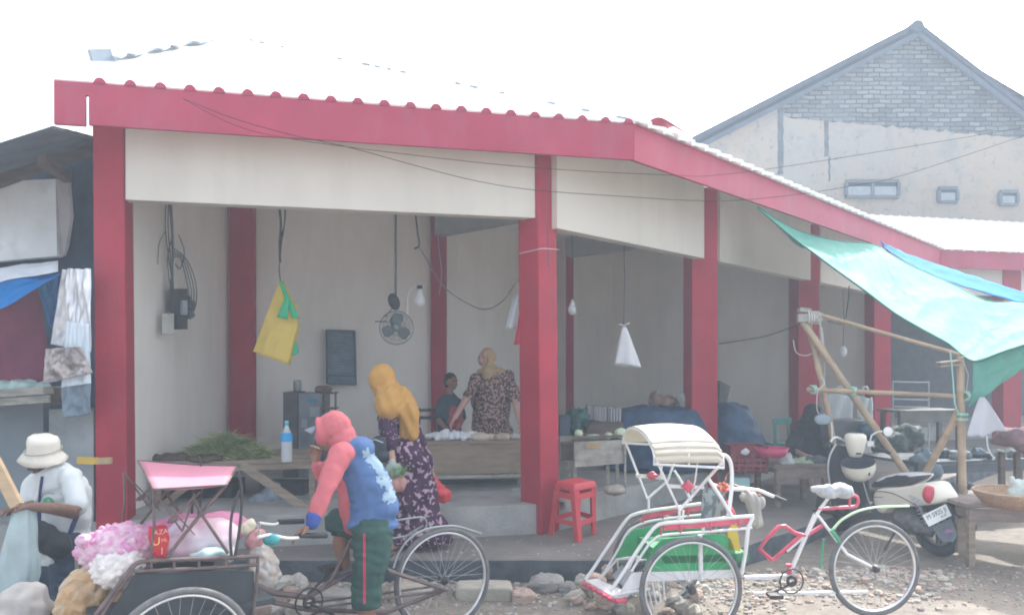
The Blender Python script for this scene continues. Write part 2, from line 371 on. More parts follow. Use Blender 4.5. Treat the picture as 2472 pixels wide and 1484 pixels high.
# inner walls
quadwall(front(300, 7.75, 0) + FN*.05, P(560,0,10.1), .47, 4.0, V((-1,0,0)), .12, 'side_wall')
quadwall(P(545,0,10.05), P(1058,0,11.55), .47, 4.0, FN, .12, 'back_wall')
quadwall(P(1058,0,11.55), P(1500,0,15.3), .47, 4.0, FN, .12, 'back_wall')
quadwall(P(1474,0,15.1), P(1950,0,12.62), .47, 4.0, V((.3,1,0)).normalized(), .12, 'partition_wall')
quadwall(P(1760,0,18.2), P(2128,0,15.2), .47, 4.0, V((.3,1,0)).normalized(), .12, 'partition_wall')
quadwall(P(1800,0,19), P(2700,0,21), .47, 4.0, FN, .12, 'back_wall', mat('wall_darkened_for_shade', (.13,.15,.17), .9))  # cream wall darkened in colour for the shade of this bay
quadwall(P(1490,0,15.2), P(1800,0,19), .47, 4.0, FN, .12, 'back_wall')
# ceiling and its beams
cl = [front(215,7.5,3.98), front(1300,7.5,3.98), V((WALL0[0]+.902*8, WALL0[1]+8, 3.98)), V((16,18.5,3.98)), V((16,26,3.98)), V((-2,26,3.98)), V((-4,10.4,3.98))]
MB().slab(cl, (0,0,.03)).build('ceiling', mat('ceiling_board', (.85,.84,.81), .9, .05), mk)
BE = mat('shade_tinted_beam', (.40,.42,.42), .85, .06)  # cream beams coloured grey to paint their shade
MB().beam(V((P(1062,0,11.3).x, 11.3, 3.81)), V((1.45, 8.75, 3.81)), .2, .33).build('ceiling_beam', BE, mk)
MB().beam(V((P(1376,0,13.5).x, 13.5, 3.81)), V((3.6, 11.2, 3.81)), .2, .33).build('ceiling_beam', BE, mk)
# fascia boards
ZT, ZB = 4.02, 3.69
def fas(a, b, zb, zt, nrm): return MB().hexa([V((a.x,a.y,zb)), V((b.x,b.y,zb)), V((b.x,b.y,zb))+nrm*.04, V((a.x,a.y,zb))+nrm*.04], [V((a.x,a.y,zt)), V((b.x,b.y,zt)), V((b.x,b.y,zt))+nrm*.04, V((a.x,a.y,zt))+nrm*.04])
c1 = front(1530, 7.0, 0)
m1 = fas(front(214, 7.0, 0), c1, ZB, ZT, FN)
q = fas(front(130, 7.0, 0), front(214, 7.0, 0), ZT-.1, ZT, FN); m1.add(q.v, q.f); q = fas(front(130, 7.0, 0), front(206, 7.0, 0), ZB-.01, ZT-.1, FN); m1.add(q.v, q.f)
sp = .2225; L_ = (c1 - front(130,7.0,0)).length; s_ = .33
while s_ < L_ - .05:      # upturned rib ends of the white roofing, fascia colour painting their shade
    c = front(130,7.0,0) + FD*s_ - FN*.012; c.z = ZT - .002
    m1.add([c + FD*(.046*math.cos(t)) + Z*(.048*math.sin(t)) for t in [math.pi*k/8 for k in range(9)]] + [c + FD*(.046*math.cos(t)) + Z*(.048*math.sin(t)) + FN*.09 for t in [math.pi*k/8 for k in range(9)]],
           [tuple(range(9))[::-1], tuple(range(9, 18))] + [(k, k+1, k+10, k+9) for k in range(8)]); s_ += sp
m1.build('fascia_board', ROSE, mk)
w1 = V((FAS0[0]+.902*7.91, FAS0[1]+7.91, 0))
fas(c1 + V((.004,-.004,0)), w1, ZB-.005, ZT+.005, RN).build('fascia_board', ROSE, mk)
w2 = w1 + FD*9
fas(w1 + V((.004,-.004,0)), w2, ZB-.02, ZT-.01, FN).build('fascia_board', ROSE, mk)
# roofs: hipped sheet roof with ribs
def plane_roof(o, ux, poly, sp, name='roof', off=0.0, rr=.028):
    """o: eave corner, ux: along the eave, poly: corner points on the roof plane"""
    ux = ux.normalized(); n_ = None
    for p in poly:
        q = (V(p) - o); q = q - ux*q.dot(ux)
        if q.length > .5: vx = q.normalized(); break
    nn = ux.cross(vx).normalized(); mb = MB(); mb.slab([V(p) for p in poly], nn*.018)
    uv = [((V(p)-o).dot(ux), (V(p)-o).dot(vx)) for p in poly]
    u = off; umax = max(a for a, _ in uv)
    while u < umax:
        hits = []
        for (ua, va), (ub, vb) in zip(uv, uv[1:] + uv[:1]):
            if (ua - u) * (ub - u) < 0: hits.append(va + (vb - va) * (u - ua) / (ub - ua))
        if len(hits) >= 2:
            lo_, hi_ = min(hits), max(hits)
            if hi_ - lo_ > .1:
                a = o + ux*u + vx*(lo_ + (.03 if rr < .02 else -.05)) + nn*.012; b = o + ux*u + vx*hi_ + nn*.012; mb.tube([a, b], rr, 6, smooth=True)
        u += sp
    r = mb.build(name, ROOFW, mk); return r, nn
E1 = front(130, 7.03, 4.025); E2 = front(1534, 7.0, 4.025); AP = P(555, 92, 10.0)
nrm = (E2 - E1).cross(AP - E1).normalized()
def hit(px, py):
    d_ = P(px, py, 1) - V((0,0,H)); t = (E1 - V((0,0,H))).dot(nrm) / d_.dot(nrm); return V((0,0,H)) + d_*t
L1 = hit(218, 152)
r1, n1 = plane_roof(E1, E2-E1, [E1, E2, AP, L1], sp, off=.33, rr=.018)
Re = V((w1.x, w1.y, 4.03)); AP2 = AP + RD*14
r2, n2 = plane_roof(V((E2.x+.02, E2.y-.03, 4.03)), RD, [V((E2.x+.02,E2.y-.03,4.03)), Re + V((.03,-.03,0)), AP2, AP], .27, off=.12, rr=.036)
w1r = V((w1.x, w1.y-.05, 4.02)); up3 = FN*4.0 + Z*1.45
r3, n3 = plane_roof(w1r, FD, [w1r - FD*.1, w1r + FD*9, w1r + FD*9 + up3, w1r - FD*5 + up3], .27, off=.2)
# ridge caps: grey metal hip cap with a fringe, and the thin broken flashing of the other hip
CAPM = mat('grey_ridge_cap', (.30,.35,.40), .6, .15)
mb = MB(); mb.beam(hit(218,153)+Z*.06, hit(270,152)+Z*.06, .05, .12).build('ridge_cap', CAPM, mk); mb = MB()
fo = -FN*.16; top_ = [hit(282 + (556-282)*k/16, 139 - 52*k/16 + 2*noise.noise(V((k*.8,0,0)))) for k in range(17)]; low_ = [hit(282 + (556-282)*k/16, 151 - 55*k/16 - 4*(k == 16) + (5 if k in (1,3,4,7,9,12,13) else 0)) for k in range(17)]
mb.slab([p + fo for p in top_ + low_[::-1]], FN*.05)
mb.build('ridge_cap', CAPM, mk)
mb = MB(); 
for k in range(30):
    t = k/30; 
    if random.random() < .45: continue
    p = lerp(AP, E2, t); q = lerp(AP, E2, t + .008 + .014*random.random()); MB().beam(p + n1*.03, q + n1*.03, .03, .018).build('flashing', CAPM, mk)
mb = MB(); c = P(1603, 303, 7.6); mb.sheet(lambda u, v: c + FD*(u-.5)*.22 + Z*(.055*math.sin(math.pi*u)**.7 - .02*v) + RD*(v-.3)*.3, 12, 2, .012); mb.build('ridge_cap', ROSE, mk)
# cracks and smears on the pillar: hairline joint lines as thin cables of dark paint are part of the pillar look
# ---------------------------------------------------------------- brick gable house behind
def plaster():
    def b(n, L, tc):
        v = tc.outputs['Object']; c = mixc(n, L, ramp(n, L, nz(n, L, v, .35, 6, .6), .35, .65), (.37,.365,.35), (.44,.365,.29))
        c = mixc(n, L, ramp(n, L, nz(n, L, v, 1.6, 9, .72), .5, .72), c, (.27,.29,.30)); c = mixc(n, L, ramp(n, L, nz(n, L, v, 5, 6, .7), .56, .72), c, (.17,.19,.20)); return c, nz(n, L, v, 6)
    return tex_mat('stained_plaster', b, .95, .3)
def brick():
    def b(n, L, tc):
        sp_ = n.new('ShaderNodeSeparateXYZ'); L.new(tc.outputs['Object'], sp_.inputs[0]); cb = n.new('ShaderNodeCombineXYZ'); L.new(sp_.outputs[0], cb.inputs[0]); L.new(sp_.outputs[2], cb.inputs[1])
        k = n.new('ShaderNodeTexBrick'); k.inputs['Scale'].default_value = 1; k.inputs['Brick Width'].default_value = .33; k.inputs['Row Height'].default_value = .125; k.inputs['Mortar Size'].default_value = .018; k.inputs['Mortar Smooth'].default_value = .3
        k.inputs['Color1'].default_value = (.27,.28,.29,1); k.inputs['Color2'].default_value = (.13,.145,.16,1); k.inputs['Mortar'].default_value = (.05,.06,.07,1); vm = n.new('ShaderNodeVectorMath'); vm.operation = 'MULTIPLY_ADD'; nq = n.new('ShaderNodeTexNoise'); nq.inputs['Scale'].default_value = 2.2; L.new(tc.outputs['Object'], nq.inputs[0]); L.new(nq.outputs['Color'], vm.inputs[0]); vm.inputs[1].default_value = (.20,.09,0); L.new(cb.outputs[0], vm.inputs[2]); L.new(vm.outputs[0], k.inputs[0])
        v = tc.outputs['Object']; c = mixc(n, L, ramp(n, L, nz(n, L, v, 1.1, 8, .7), .48, .7), k.outputs[0], (.16,.18,.20)); return c, k.outputs['Fac']
    return tex_mat('grey_bricks', b, .95, -.5)
D2 = 22.0
hs_ = empty('gable_house', V((P(2217,880,D2).x, D2, 0)), 'tall house with a bare brick gable above stained plaster, behind the market', 'house')
def hp(x, y, dd=D2): return P(x, y, dd)
MB().slab([hp(1689,346), hp(2217,77), hp(2700,449), V((hp(2700,449).x, D2, 0)), V((hp(1689,346).x, D2, 0))], (0,9,0)).build('wall', plaster(), hs_)
bk = [hp(1888,246)] + [hp(2217,78)] + [hp(2700,450)] + [hp(2700 - k*16, 352 - k*1.4 + 5*noise.noise(V((k*.9,0,0))) + (4 if k % 2 else 0)) for k in range(50)] + [hp(1893,280)]
MB().slab([p - V((0,.02,0)) for p in bk], (0,.03,0)).build('brick_gable', brick(), hs_)
cr = mat('bare_mortar', (.12,.14,.155), .95, .3, 3, bump=.4)
mb = MB(); 
def strip(pts, wd):
    l = [hp(x - wd*(1+.5*noise.noise(V((i*1.7,2,0)))), y) for i, (x, y) in enumerate(pts)]; r = [hp(x + wd*(1+.5*noise.noise(V((i*1.3,7,0)))), y) for i, (x, y) in enumerate(pts)]
    mb.slab([p - V((0,.015,0)) for p in l + r[::-1]], (0,.03,0))
strip([(1884, 252 + k*13) for k in range(14)], 7); strip([(1995, 288 + k*9) for k in range(11)], 5); strip([(2003 - (k%2)*2, 378 + k*12) for k in range(6)], 2)
mb.build('plaster_crack', cr, hs_)
RM = mat('grey_roof_tiles', (.055,.075,.105), .9, .25, 5, bump=.3, spec=.1)
rf = MB(); 
for a, b in ((hp(1672,345,D2-.4), hp(2218,66,D2-.4)), (hp(2216,66,D2-.4), hp(2720,455,D2-.4))):
    rf.hexa([a, b, b+V((0,9.6,0)), a+V((0,9.6,0))], [p + V((0,0,.17)) for p in (a, b, b+V((0,9.6,0)), a+V((0,9.6,0)))])
    n_ = int((b-a).length/.28)
rf.tube([hp(2217,62,D2-.55), hp(2217,62,D2-.55)+V((0,10,0))], .17, 8)
rfo = rf.build('roof', RM, hs_)
mb = MB()
for a, b in ((hp(1689,353,D2-.42), hp(2217,82,D2-.42)), (hp(2217,82,D2-.42), hp(2710,462,D2-.42))): mb.beam(a, b, .05, .13)
mb.build('barge_board', mat('grey_barge_board', (.09,.115,.15), .9, spec=.1), rfo)
DK = mat('painted_opening_shade', (.10,.12,.14), .8)  # flat dark panels paint the shade inside window and vent openings
for (x0, y0, x1, y1) in ((2040,439,2166,477),(2263,456,2308,488),(2411,464,2452,495)):
    mb = MB(); c0 = hp(x0,y1)-V((0,.05,0)); c1_ = hp(x1,y0)-V((0,.05,0))
    mb.beam(V((c0.x,c0.y,c0.z)), V((c1_.x,c0.y,c0.z)), .12, .07); mb.beam(V((c0.x,c0.y,c1_.z)), V((c1_.x,c0.y,c1_.z)), .16, .09)
    ns = 3 if x1-x0 > 100 else 2
    for k in range(ns): xx = lerp(c0.x, c1_.x, k/(ns-1)); mb.box((xx, c0.y-.01, (c0.z+c1_.z)/2), (.07,.13,c1_.z-c0.z-.08))
    w_ = mb.build('window', mat('window_frame', (.15,.18,.21), .8), hs_)
    MB().box(((c0.x+c1_.x)/2, D2-.012, (c0.z+c1_.z)/2), (c1_.x-c0.x, .02, c1_.z-c0.z)).build('opening_shade_panel', DK, w_)
    mb = MB()
    for k in range(1): zz = lerp(c0.z, c1_.z, .4); mb.box(((c0.x+c1_.x)/2, D2-.04, zz), (c1_.x-c0.x-.1, .03, (c1_.z-c0.z)*.55))
    mb.build('louvre', mat('window_slat', (.36,.40,.43), .8), w_)
MB().box(hp(2251,283)-V((0,.025,0)), (.13,.02,.13)).build('vent_shade_panel', DK, hs_)
# ---------------------------------------------------------------- shack on the left
sh = empty('corrugated_shack', (-4.6, 7, 0), 'weathered shack with a corrugated awning at the left edge', 'shack')
CORR = mat('corrugated_zinc', (.17,.20,.23), .6, .25, 3, metal=.2, dirt=.4, dcol=(.10,.11,.12), dscale=2)
A_, B_, C_, D_ = P(-260,430,5.7), P(124,307,6.05), P(-260,520,7.4), P(285,352,7.6)
def fr(u, v):
    p = lerp(lerp(A_, B_, u), lerp(C_, D_, u), v); return p
mb = MB(); B2 = P(240,336,6.9)
mb.sheet(lambda u, v: lerp(lerp(A_, C_, u), lerp(B_, V(D_), u), v) + Z*.012*math.sin(u*90), 60, 6, .006)
mb.sheet(lambda u, v: lerp(lerp(B_, P(300,350,7.15), u), lerp(D_, P(330,362,7.7), u), v) + Z*.014*math.sin(u*48), 48, 4, .006)
mb.build('awning_roof', CORR, sh)
mb = MB(); mb.beam(P(-100,470,7.1), P(260,342,7.1), .09, .11); mb.beam(P(-100,380,6.2), P(150,352,6.9), .05, .05); mb.build('rafter', WOODD, sh)
mb = MB(); mb.beam(P(100,388,6.5), P(165,430,7.1), .07, .09); mb.build('rafter', WOODD, sh)
WW = mat('white_weathered_wall', (.74,.79,.82), .9, .12, 2, dirt=.55, dcol=(.25,.28,.28), dscale=1.6, bump=.3)
MB().slab([P(-400,455,7.2), P(134,432,7.2), P(141,618,7.2), P(-400,665,7.2)], (0,.08,0)).build('upper_wall', WW, sh)
MB().slab([P(134,432,7.19), P(164,432,7.25), P(171,520,7.25), P(160,590,7.25), P(152,617,7.25), P(138,617,7.19)], (0,.05,0)).build('wall_edge', mat('pale_wall_edge', (.46,.45,.47), .9, .1), sh)
MB().hexa([V((-9,7.6,0)), V((-3.8,7.6,0)), V((-3.8,7.7,0)), V((-9,7.7,0))], [V((-9,7.6,3.72)), V((-3.8,7.6,3.95)), V((-3.8,7.7,3.95)), V((-9,7.7,3.72))]).build('back_wall', mat('dark_blue_wall', (.06,.10,.16), .9, .2), sh)
MB().hexa([V((-6.5,6.75,0)), V((-4.02,6.75,0)), V((-4.02,6.85,0)), V((-6.5,6.85,0))], [V((-6.5,6.75,1.5)), V((-4.02,6.75,1.5)), V((-4.02,6.85,1.5)), V((-6.5,6.85,1.5))]).build('counter_front', mat('grey_panel', (.20,.24,.27), .85, .2, 1.5, dirt=.4, dcol=(.32,.32,.31), dscale=1.3), sh)
a, b = P(118,0,6.7), P(226,0,6.62)
MB().hexa([V((a.x,a.y,0)), V((b.x,b.y,0)), V((b.x,b.y+.25,0)), V((a.x,a.y+.25,0))], [V((a.x,a.y,1.42)), V((b.x,b.y,1.42)), V((b.x,b.y+.25,1.42)), V((a.x,a.y+.25,1.42))]).build('masonry_pier', mat('rough_masonry', (.26,.29,.31), .95, .3, 3, bump=.5, dirt=.5, dcol=(.38,.37,.35), dscale=2.5), sh)
mb = MB(); mb.beam(P(-300,968,6.5), P(148,940,6.5), .5, .06); mb.beam(P(-300,990,6.3), P(120,962,6.3), .03, .06)
mb.build('counter_top', WOODG, sh); MB().box(P(134,955,6.42), (.09,.06,.13)).build('bracket', WOODD, sh)
# sheets hung over the stall
def quad(c, d=.0, sag=0, wv=0, fr_=6, seed=0):
    tl, tr, br, bl = c
    n_ = (tr-tl).cross(bl-tl).normalized()
    def f(u, v):
        p = lerp(lerp(tl, tr, u), lerp(bl, br, u), v); return p - Z*sag*4*u*(1-u) + n_*wv*1.5*(.12+.88*min(1, 7*min(u,1-u)))*(noise.noise(V((u*fr_, v*fr_*.6, seed))) + .5*noise.noise(V((u*fr_*3, v*fr_, seed+4))))
    return f
def cloth(name, c, m, label, cat, sag=0, wv=.03, fr_=6, seed=0, th=.006, n=(24,24), parent=None, group=None):
    o = MB().sheet(quad(c, 0, sag, wv, fr_, seed), n[0], n[1], th).build(name, m, parent)
    if parent is None: tag(o, label, cat, group)
    return o
cloth('awning_strip', [P(-200,668,6.3), P(140,630,6.5), P(140,655,6.2), P(-200,712,6.0)], mat('pale_board_strip', (.62,.66,.70), .8), 'pale flat strip above the blue tarpaulin of the left stall', 'awning', wv=.01)
cloth('blue_tarpaulin', [P(-200,700,5.9), P(147,660,6.3), P(60,712,5.9), P(-200,860,5.3)], mat('bright_blue_tarp', (.01,.20,.55), .45, .15, 3, trans=.2), 'bright blue tarpaulin slung low at the left edge', 'tarpaulin', wv=.02)
cloth('maroon_cloth', [P(-200,720,6.6), P(95,672,6.6), P(124,930,6.5), P(-200,945,6.4)], mat('maroon_cloth', (.20,.05,.09), .9, .2, 3), 'maroon cloth hung behind the left stall counter', 'cloth', wv=.03)
cloth('blue_curtain', [P(88,690,6.5), P(148,664,6.55), P(128,800,6.5), P(118,780,6.5)], mat('steel_blue_cloth', (.05,.17,.34), .8, .2, 3), 'narrow steel blue curtain beside the silver sheet', 'curtain', wv=.02)
SILV = mat('silver_sheet', (.80,.83,.87), .4, .25, 5, metal=.3, bump=1.0, bscale=7)
cloth('silver_sheet', [P(150,650,6.45), P(219,648,6.45), P(219,850,6.4), P(122,830,6.4)], SILV, 'wrinkled silver plastic sheet hung left of the first pillar', 'sheet', wv=.035, fr_=5, n=(30,40))
cloth('foil_sheet', [P(110,842,6.2), P(196,836,6.2), P(224,900,6.2), P(104,926,6.2)], mat('brownish_foil', (.42,.38,.37), .3, .4, 9, metal=.5, bump=.5), 'crumpled brown and silver foil with a blue edge', 'foil', wv=.04, fr_=5, seed=3, n=(30,30))
cloth('white_sheet', [P(160,775,6.3), P(214,782,6.3), P(220,925,6.3), P(148,935,6.3)], mat('bluish_white_sheet', (.72,.82,.90), .6, .08, 5), 'bluish white plastic hung in front of the silver sheet', 'sheet', wv=.02, fr_=4, seed=5)
cloth('grey_cloth', [P(146,930,6.33), P(219,922,6.33), P(217,1000,6.33), P(152,1008,6.33)], mat('grey_blue_cloth', (.20,.26,.32), .9, .2, 5), 'grey blue cloth draped below the white plastic sheet', 'cloth', wv=.025, fr_=5)
tag(blob('plastic_clutter', MB().ell(P(10,940,6.4), (.16,.1,.07)).ell(P(60,932,6.4), (.12,.1,.05)).ell(P(100,936,6.4), (.1,.08,.04)), mat('pale_green_plastic', (.45,.62,.58), .4, .3, 8, trans=.2), voxel=.02, sm=2, wr=(.03,14)), 'pale plastic wrappings heaped on the left counter', 'plastic')
yl = empty('yellow_strap', P(228,1112,6.3), 'yellow strap with a buckle across the first pillar edge', 'strap')
MB().beam(P(187,1110,6.3), P(238,1112,6.3), .02, .055).build('band', mat('yellow_webbing', (.62,.42,.08), .6), yl); MB().beam(P(238,1112,6.28), P(269,1111,6.28), .035, .05).build('buckle', mat('tan_buckle', (.40,.30,.17), .5, .3), yl)
# ---------------------------------------------------------------- cycle rickshaws
class Frame:       # vertical planes along the vehicle: s backwards from the front axle, t away from the camera, z up
    def __init__(s, N, u): s.N = V((N[0], N[1], 0)); s.u = V((u[0], u[1], 0)).normalized(); s.n = V((-s.u.y, s.u.x, 0))
    def __call__(s, a, t, z): return s.N + s.u*a + s.n*t + Z*z
    def px(s, x, y, t=0.0):
        a = (x-CX)/F; o = s.N + s.n*t; d = (o.x*s.u.y - o.y*s.u.x)/(a*s.u.y - s.u.x); return P(x, y, d)
def smooth_path(pts, k=5):
    out = []
    for i in range(len(pts)-1):
        p0, p1, p2, p3 = pts[max(i-1,0)], pts[i], pts[i+1], pts[min(i+2, len(pts)-1)]
        for j in range(k):
            t = j/k; out.append(.5*((2*p1) + (-p0+p2)*t + (2*p0-5*p1+4*p2-p3)*t*t + (-p0+3*p1-3*p2+p3)*t**3))
    out.append(pts[-1]); return out
SPK = mat('dull_spokes', (.38,.39,.40), .5, .2, 20, metal=.5)
def wheel(root, c, ax, rad, spokes=32, rimm=None):
    w_ = MB().torus(c, ax, rad-.018, .018, 64, 8).build('wheel', RUBBER, root)
    MB().torus(c, ax, rad-.040, .0085, 64, 6, flat=1.6).build('rim', rimm or CHROME, w_)
    mb = MB(); ax = V(ax).normalized(); u = ax.cross(Z).normalized(); v = ax.cross(u)
    for k in range(spokes):
        a = 2*math.pi*k/spokes; b = a + (.5 if k % 2 else -.5); e = u*math.cos(a)+v*math.sin(a); g = u*math.cos(b)+v*math.sin(b)
        mb.tube([V(c)+g*.03+ax*(.028 if k % 4 < 2 else -.028), V(c)+e*(rad-.045)], .0013, 4, smooth=False)
    mb.build('spokes', SPK, w_)
    MB().tube([V(c)-ax*.05, V(c)-ax*.03, V(c)+ax*.03, V(c)+ax*.05], [.012,.028,.028,.012], 12).build('hub', STEELD, w_)
    return w_
def chainset(root, c, ax, m):
    MB().torus(c, ax, .085, .006, 28, 5).torus(c, ax, .03, .012, 16, 5).build('chainring', m, root)
# --- left rickshaw: rusty frame, loaded with garlic
f1 = Frame((-1.62, 3.85), (.814, .581)); W1 = 1.0; RR = .355
r1_ = empty('cycle_rickshaw', f1(0, W1/2, 0), 'rusty dark cycle rickshaw with a flat pink canopy, loaded with garlic sacks', 'cycle rickshaw')
q1 = f1.px
for c, t in ((f1(0, 0, RR), 0), (f1(0, W1, RR), W1)): wheel(r1_, c, f1.n, RR)
rc = f1.px(1070, 1418, W1/2); wheel(r1_, V((rc.x, rc.y, RR)), f1.n*.75 + V((-.25,.97,0))*.25, RR)
SIDE = mat('dark_side_panel', (.045,.055,.065), .7, .25, 4, dirt=.3, dcol=(.10,.10,.10))
for t in (.10, W1-.10):
    o_ = t
    def sp1(x, y): 
        p = f1.px(x, y, .10); return p + f1.n*(o_-.10)
    mb = MB()
    mb.tube(smooth_path([sp1(225,1490), sp1(265,1440), sp1(300,1392), sp1(326,1362), sp1(362,1353), sp1(480,1348), sp1(625,1342)]), .011, 8)
    mb.tube(smooth_path([sp1(240,1492), sp1(312,1386), sp1(340,1378), sp1(480,1371), sp1(625,1362)]), .009, 8)
    for x in (365, 420, 480, 545, 600): mb.tube([sp1(x,1349), sp1(x,1371)], .007, 6)
    mb.tube([sp1(623,1340), sp1(620,1400), sp1(612,1470), sp1(600,1560)], .009, 8)
    mb.tube([sp1(370,1182), sp1(372,1270), sp1(362,1352)], .0065, 6)
    mb.build('side_rail', RUST, r1_)
    MB().slab([p + f1.n*.012 for p in (sp1(330,1384), sp1(560,1376), sp1(615,1380), sp1(612,1500), sp1(560,1640), sp1(330,1640), sp1(262,1490))], f1.n*.012).build('side_panel', SIDE, r1_)
    mb = MB()
    mb.tube([sp1(371,1184), sp1(440,1282)], .0055, 6); mb.tube([sp1(545,1171), sp1(485,1239), sp1(404,1342)], .009, 6); mb.tube([sp1(466,1201), sp1(490,1245), sp1(550,1334)], .009, 6)
    mb.tube([sp1(404,1262), sp1(482,1186)], .007, 6); mb.tube([sp1(440,1282), sp1(470,1190)], .005, 6); mb.tube([sp1(400,1215),sp1(445,1262),sp1(470,1290)], .004, 6)
    for x, y in ((487,1237),(418,1252)): mb.tube([sp1(x-9,y+6), sp1(x+9,y-4)], .014, 6)
    mb.build('canopy_strut', RUST, r1_)
    mb = MB(); mb.tube(smooth_path([sp1(574,1136), sp1(582,1172), sp1(583,1225), sp1(576,1290), sp1(566,1347)]), .008, 8); mb.tube(smooth_path([sp1(578,1182), sp1(560,1240), sp1(556,1300), sp1(560,1350)]), .008, 8)
    mb.build('hoop', STEELD, r1_)
mb = MB(); mb.slab([f1(-.35,.1,.52), f1(.5,.1,.52), f1(.5,.9,.52), f1(-.35,.9,.52)], (0,0,.03)); mb.slab([f1(-.62,.1,.12), f1(-.3,.1,.12), f1(-.3,.9,.12), f1(-.62,.9,.12)], (0,0,.03)); mb.beam(f1(0,0,RR), f1(0,1,RR), .03, .03); mb.slab([f1(-.34,.1,.15), f1(-.34,.9,.15), f1(-.34,.9,.52), f1(-.34,.1,.52)], f1.u*.02)
mb.build('seat_box', SIDE, r1_)
can = [G(333,1112,1.19), G(571,1126,1.19)]; cn = [f1.px(371,1180.5,.02), f1.px(546,1170,.02)]
pink = mat('pink_canopy_cloth', (.58,.24,.33), .8, .05, 5, trans=.25)
o = MB().sheet(lambda u, v: lerp(lerp(can[0], can[1], u), lerp(cn[0], cn[1], u), v) - Z*.008*math.sin(math.pi*u), 12, 12, .006).build('canopy', pink, r1_)
MB().tube(cn, .006, 6).tube(can, .006, 6).tube([can[0], cn[0]], .006, 6).tube([can[1], cn[1]], .006, 6).build('canopy_frame', RUST, o)
tc_ = W1/2
def b1(x, y): return f1.px(x, y, tc_)
mb = MB(); mb.tube([b1(742,1441), b1(841,1385), b1(935,1372)], .016, 8); mb.tube([b1(742,1441), b1(800,1400), b1(850,1300)], .014, 8)
mb.tube([b1(600,1440), b1(742,1470), b1(930,1478), b1(1068,1425)], .015, 8)
for s_ in (-.06, .06): mb.tube([b1(925,1372)+f1.n*s_, b1(1070,1420)+f1.n*s_], .011, 8); mb.tube([b1(742,1462)+f1.n*s_, rc+f1.n*s_], .008, 6)
mb.tube([b1(590,1400), b1(660,1430), b1(742,1441)], .018, 8); mb.build('main_frame', RUST, r1_)
MB().tube(smooth_path([b1(950,1370), b1(962,1335), b1(988,1300), b1(1030,1277), b1(1090,1270), b1(1130,1279), b1(1160,1289)]), .019, 8, flat=.35).build('mudguard', mat('pale_grey_metal', (.42,.45,.46), .4, .15, metal=.3), r1_)
MB().tube(smooth_path([b1(975,1315), b1(985,1290), b1(1022,1268)]), .006, 6).tube(smooth_path([b1(955,1256), b1(1000,1249), b1(1022,1249), b1(1030,1262), b1(1026,1277)]), .007, 6).tube([b1(940,1300), b1(985,1292), b1(1026,1277)], .006,6).build('carrier', mat('dull_metal', (.22,.25,.25), .4, metal=.5), r1_)
mb = MB(); mb.ell(b1(905,1340), (.13,.09,.04), Matrix.Rotation(math.atan2(f1.u.y, f1.u.x), 3, 'Z')); mb.tube([b1(905,1345), b1(890,1378)], .013); mb.build('saddle', BLACK, r1_)
chainset(r1_, b1(742,1450)-f1.n*.03, f1.n, STEELD)
mb = MB(); mb.tube([b1(742,1450)-f1.n*.06, b1(800,1480)-f1.n*.06], .009, 6); mb.box(b1(806,1482)-f1.n*.12, (.09,.1,.025), math.atan2(f1.u.y,f1.u.x)); mb.tube([b1(742,1450)+f1.n*.06, b1(812,1384)+f1.n*.08], .009, 6); mb.box(b1(815,1380)+f1.n*.12, (.12,.1,.03), math.atan2(f1.u.y,f1.u.x)); mb.build('pedals', STEELD, r1_)
mb = MB(); gl, gr = f1.px(789,1291,.30), f1.px(733,1257,.72)
mb.tube(smooth_path([f1.px(625,1262,.72), f1.px(660,1266,.72), f1.px(680,1261,.72), gr]), .011, 8); mb.tube(smooth_path([f1.px(625,1296,.3), f1.px(655,1291,.3), f1.px(700,1299,.3), gl]), .011, 8); mb.tube([f1.px(625,1262,.72), f1.px(625,1296,.3)], .011); mb.build('handlebar', CHROME, r1_)
for a, x0, y0, x1, y1, t in ((0,672,1259,733,1257,.72),(1,722,1293,789,1291,.3)): MB().tube([f1.px(x0,y0,t), f1.px(x1,y1,t)], .017, 10).build('grip', BLACK, r1_)
MB().ell(f1.px(655,1302,.3), (.05,.03,.035)).build('lamp', mat('teal_lamp', (.05,.32,.34), .3), r1_)
# cargo of the left rickshaw
GAR = mat('garlic_bulbs', (.72,.66,.64), .7, .12, 14, c2=(.60,.46,.50), lo=.45, hi=.7)
def pile(name, m, c, rad, n, r, seed, parent, M=None):
    random.seed(seed); mb = MB(); c = V(c); M = M or Matrix.Identity(3)
    for k in range(n):
        y = 1 - 2*(k+.5)/n; a = k*2.39996; s_ = math.sqrt(max(0, 1-y*y)); q = M @ V((rad[0]*s_*math.cos(a), rad[1]*s_*math.sin(a), rad[2]*y))
        rr = r*random.uniform(.8, 1.2); mb.ell(c + q*random.uniform(.9,1.0), (rr, rr, rr*.85), Matrix.Rotation(random.random()*3, 3, 'X'), 8, 5)
    return tag(mb.build(name, m, parent), kind='stuff')
def sack(name, label, c, rad, m, wr=(.02,9,1), knot=None, gm=None, n=90, r=.024, rot=0, group=None, cat='sack', extra=()):
    root = empty(name, V(c) - Z*rad[2], label, cat, group); M = Matrix.Rotation(rot, 3, 'Z')
    mb = MB(); mb.ell(c, rad, M)
    for p, q in extra: mb.ell(p, q, M)
    blob('bag', mb, m, root, .009 if gm else .018, 3, wr)
    if gm: lump(root.children[0], .62/r, r*(.75 if r < .03 else .45))
    if knot: blob('knot', MB().cap(knot[0], .035, knot[1], .012).cap(knot[1], .012, knot[2], .03), m, root, .008, 1, (.02,20,2))
    return root
PNET = mat('magenta_net', (.60,.22,.44), .6, .25, 20, c2=(.66,.48,.57), lo=.35, hi=.6, bump=.5, bscale=60)
WNET = mat('white_net', (.70,.66,.65), .6, .15, 20, bump=.4, bscale=60)
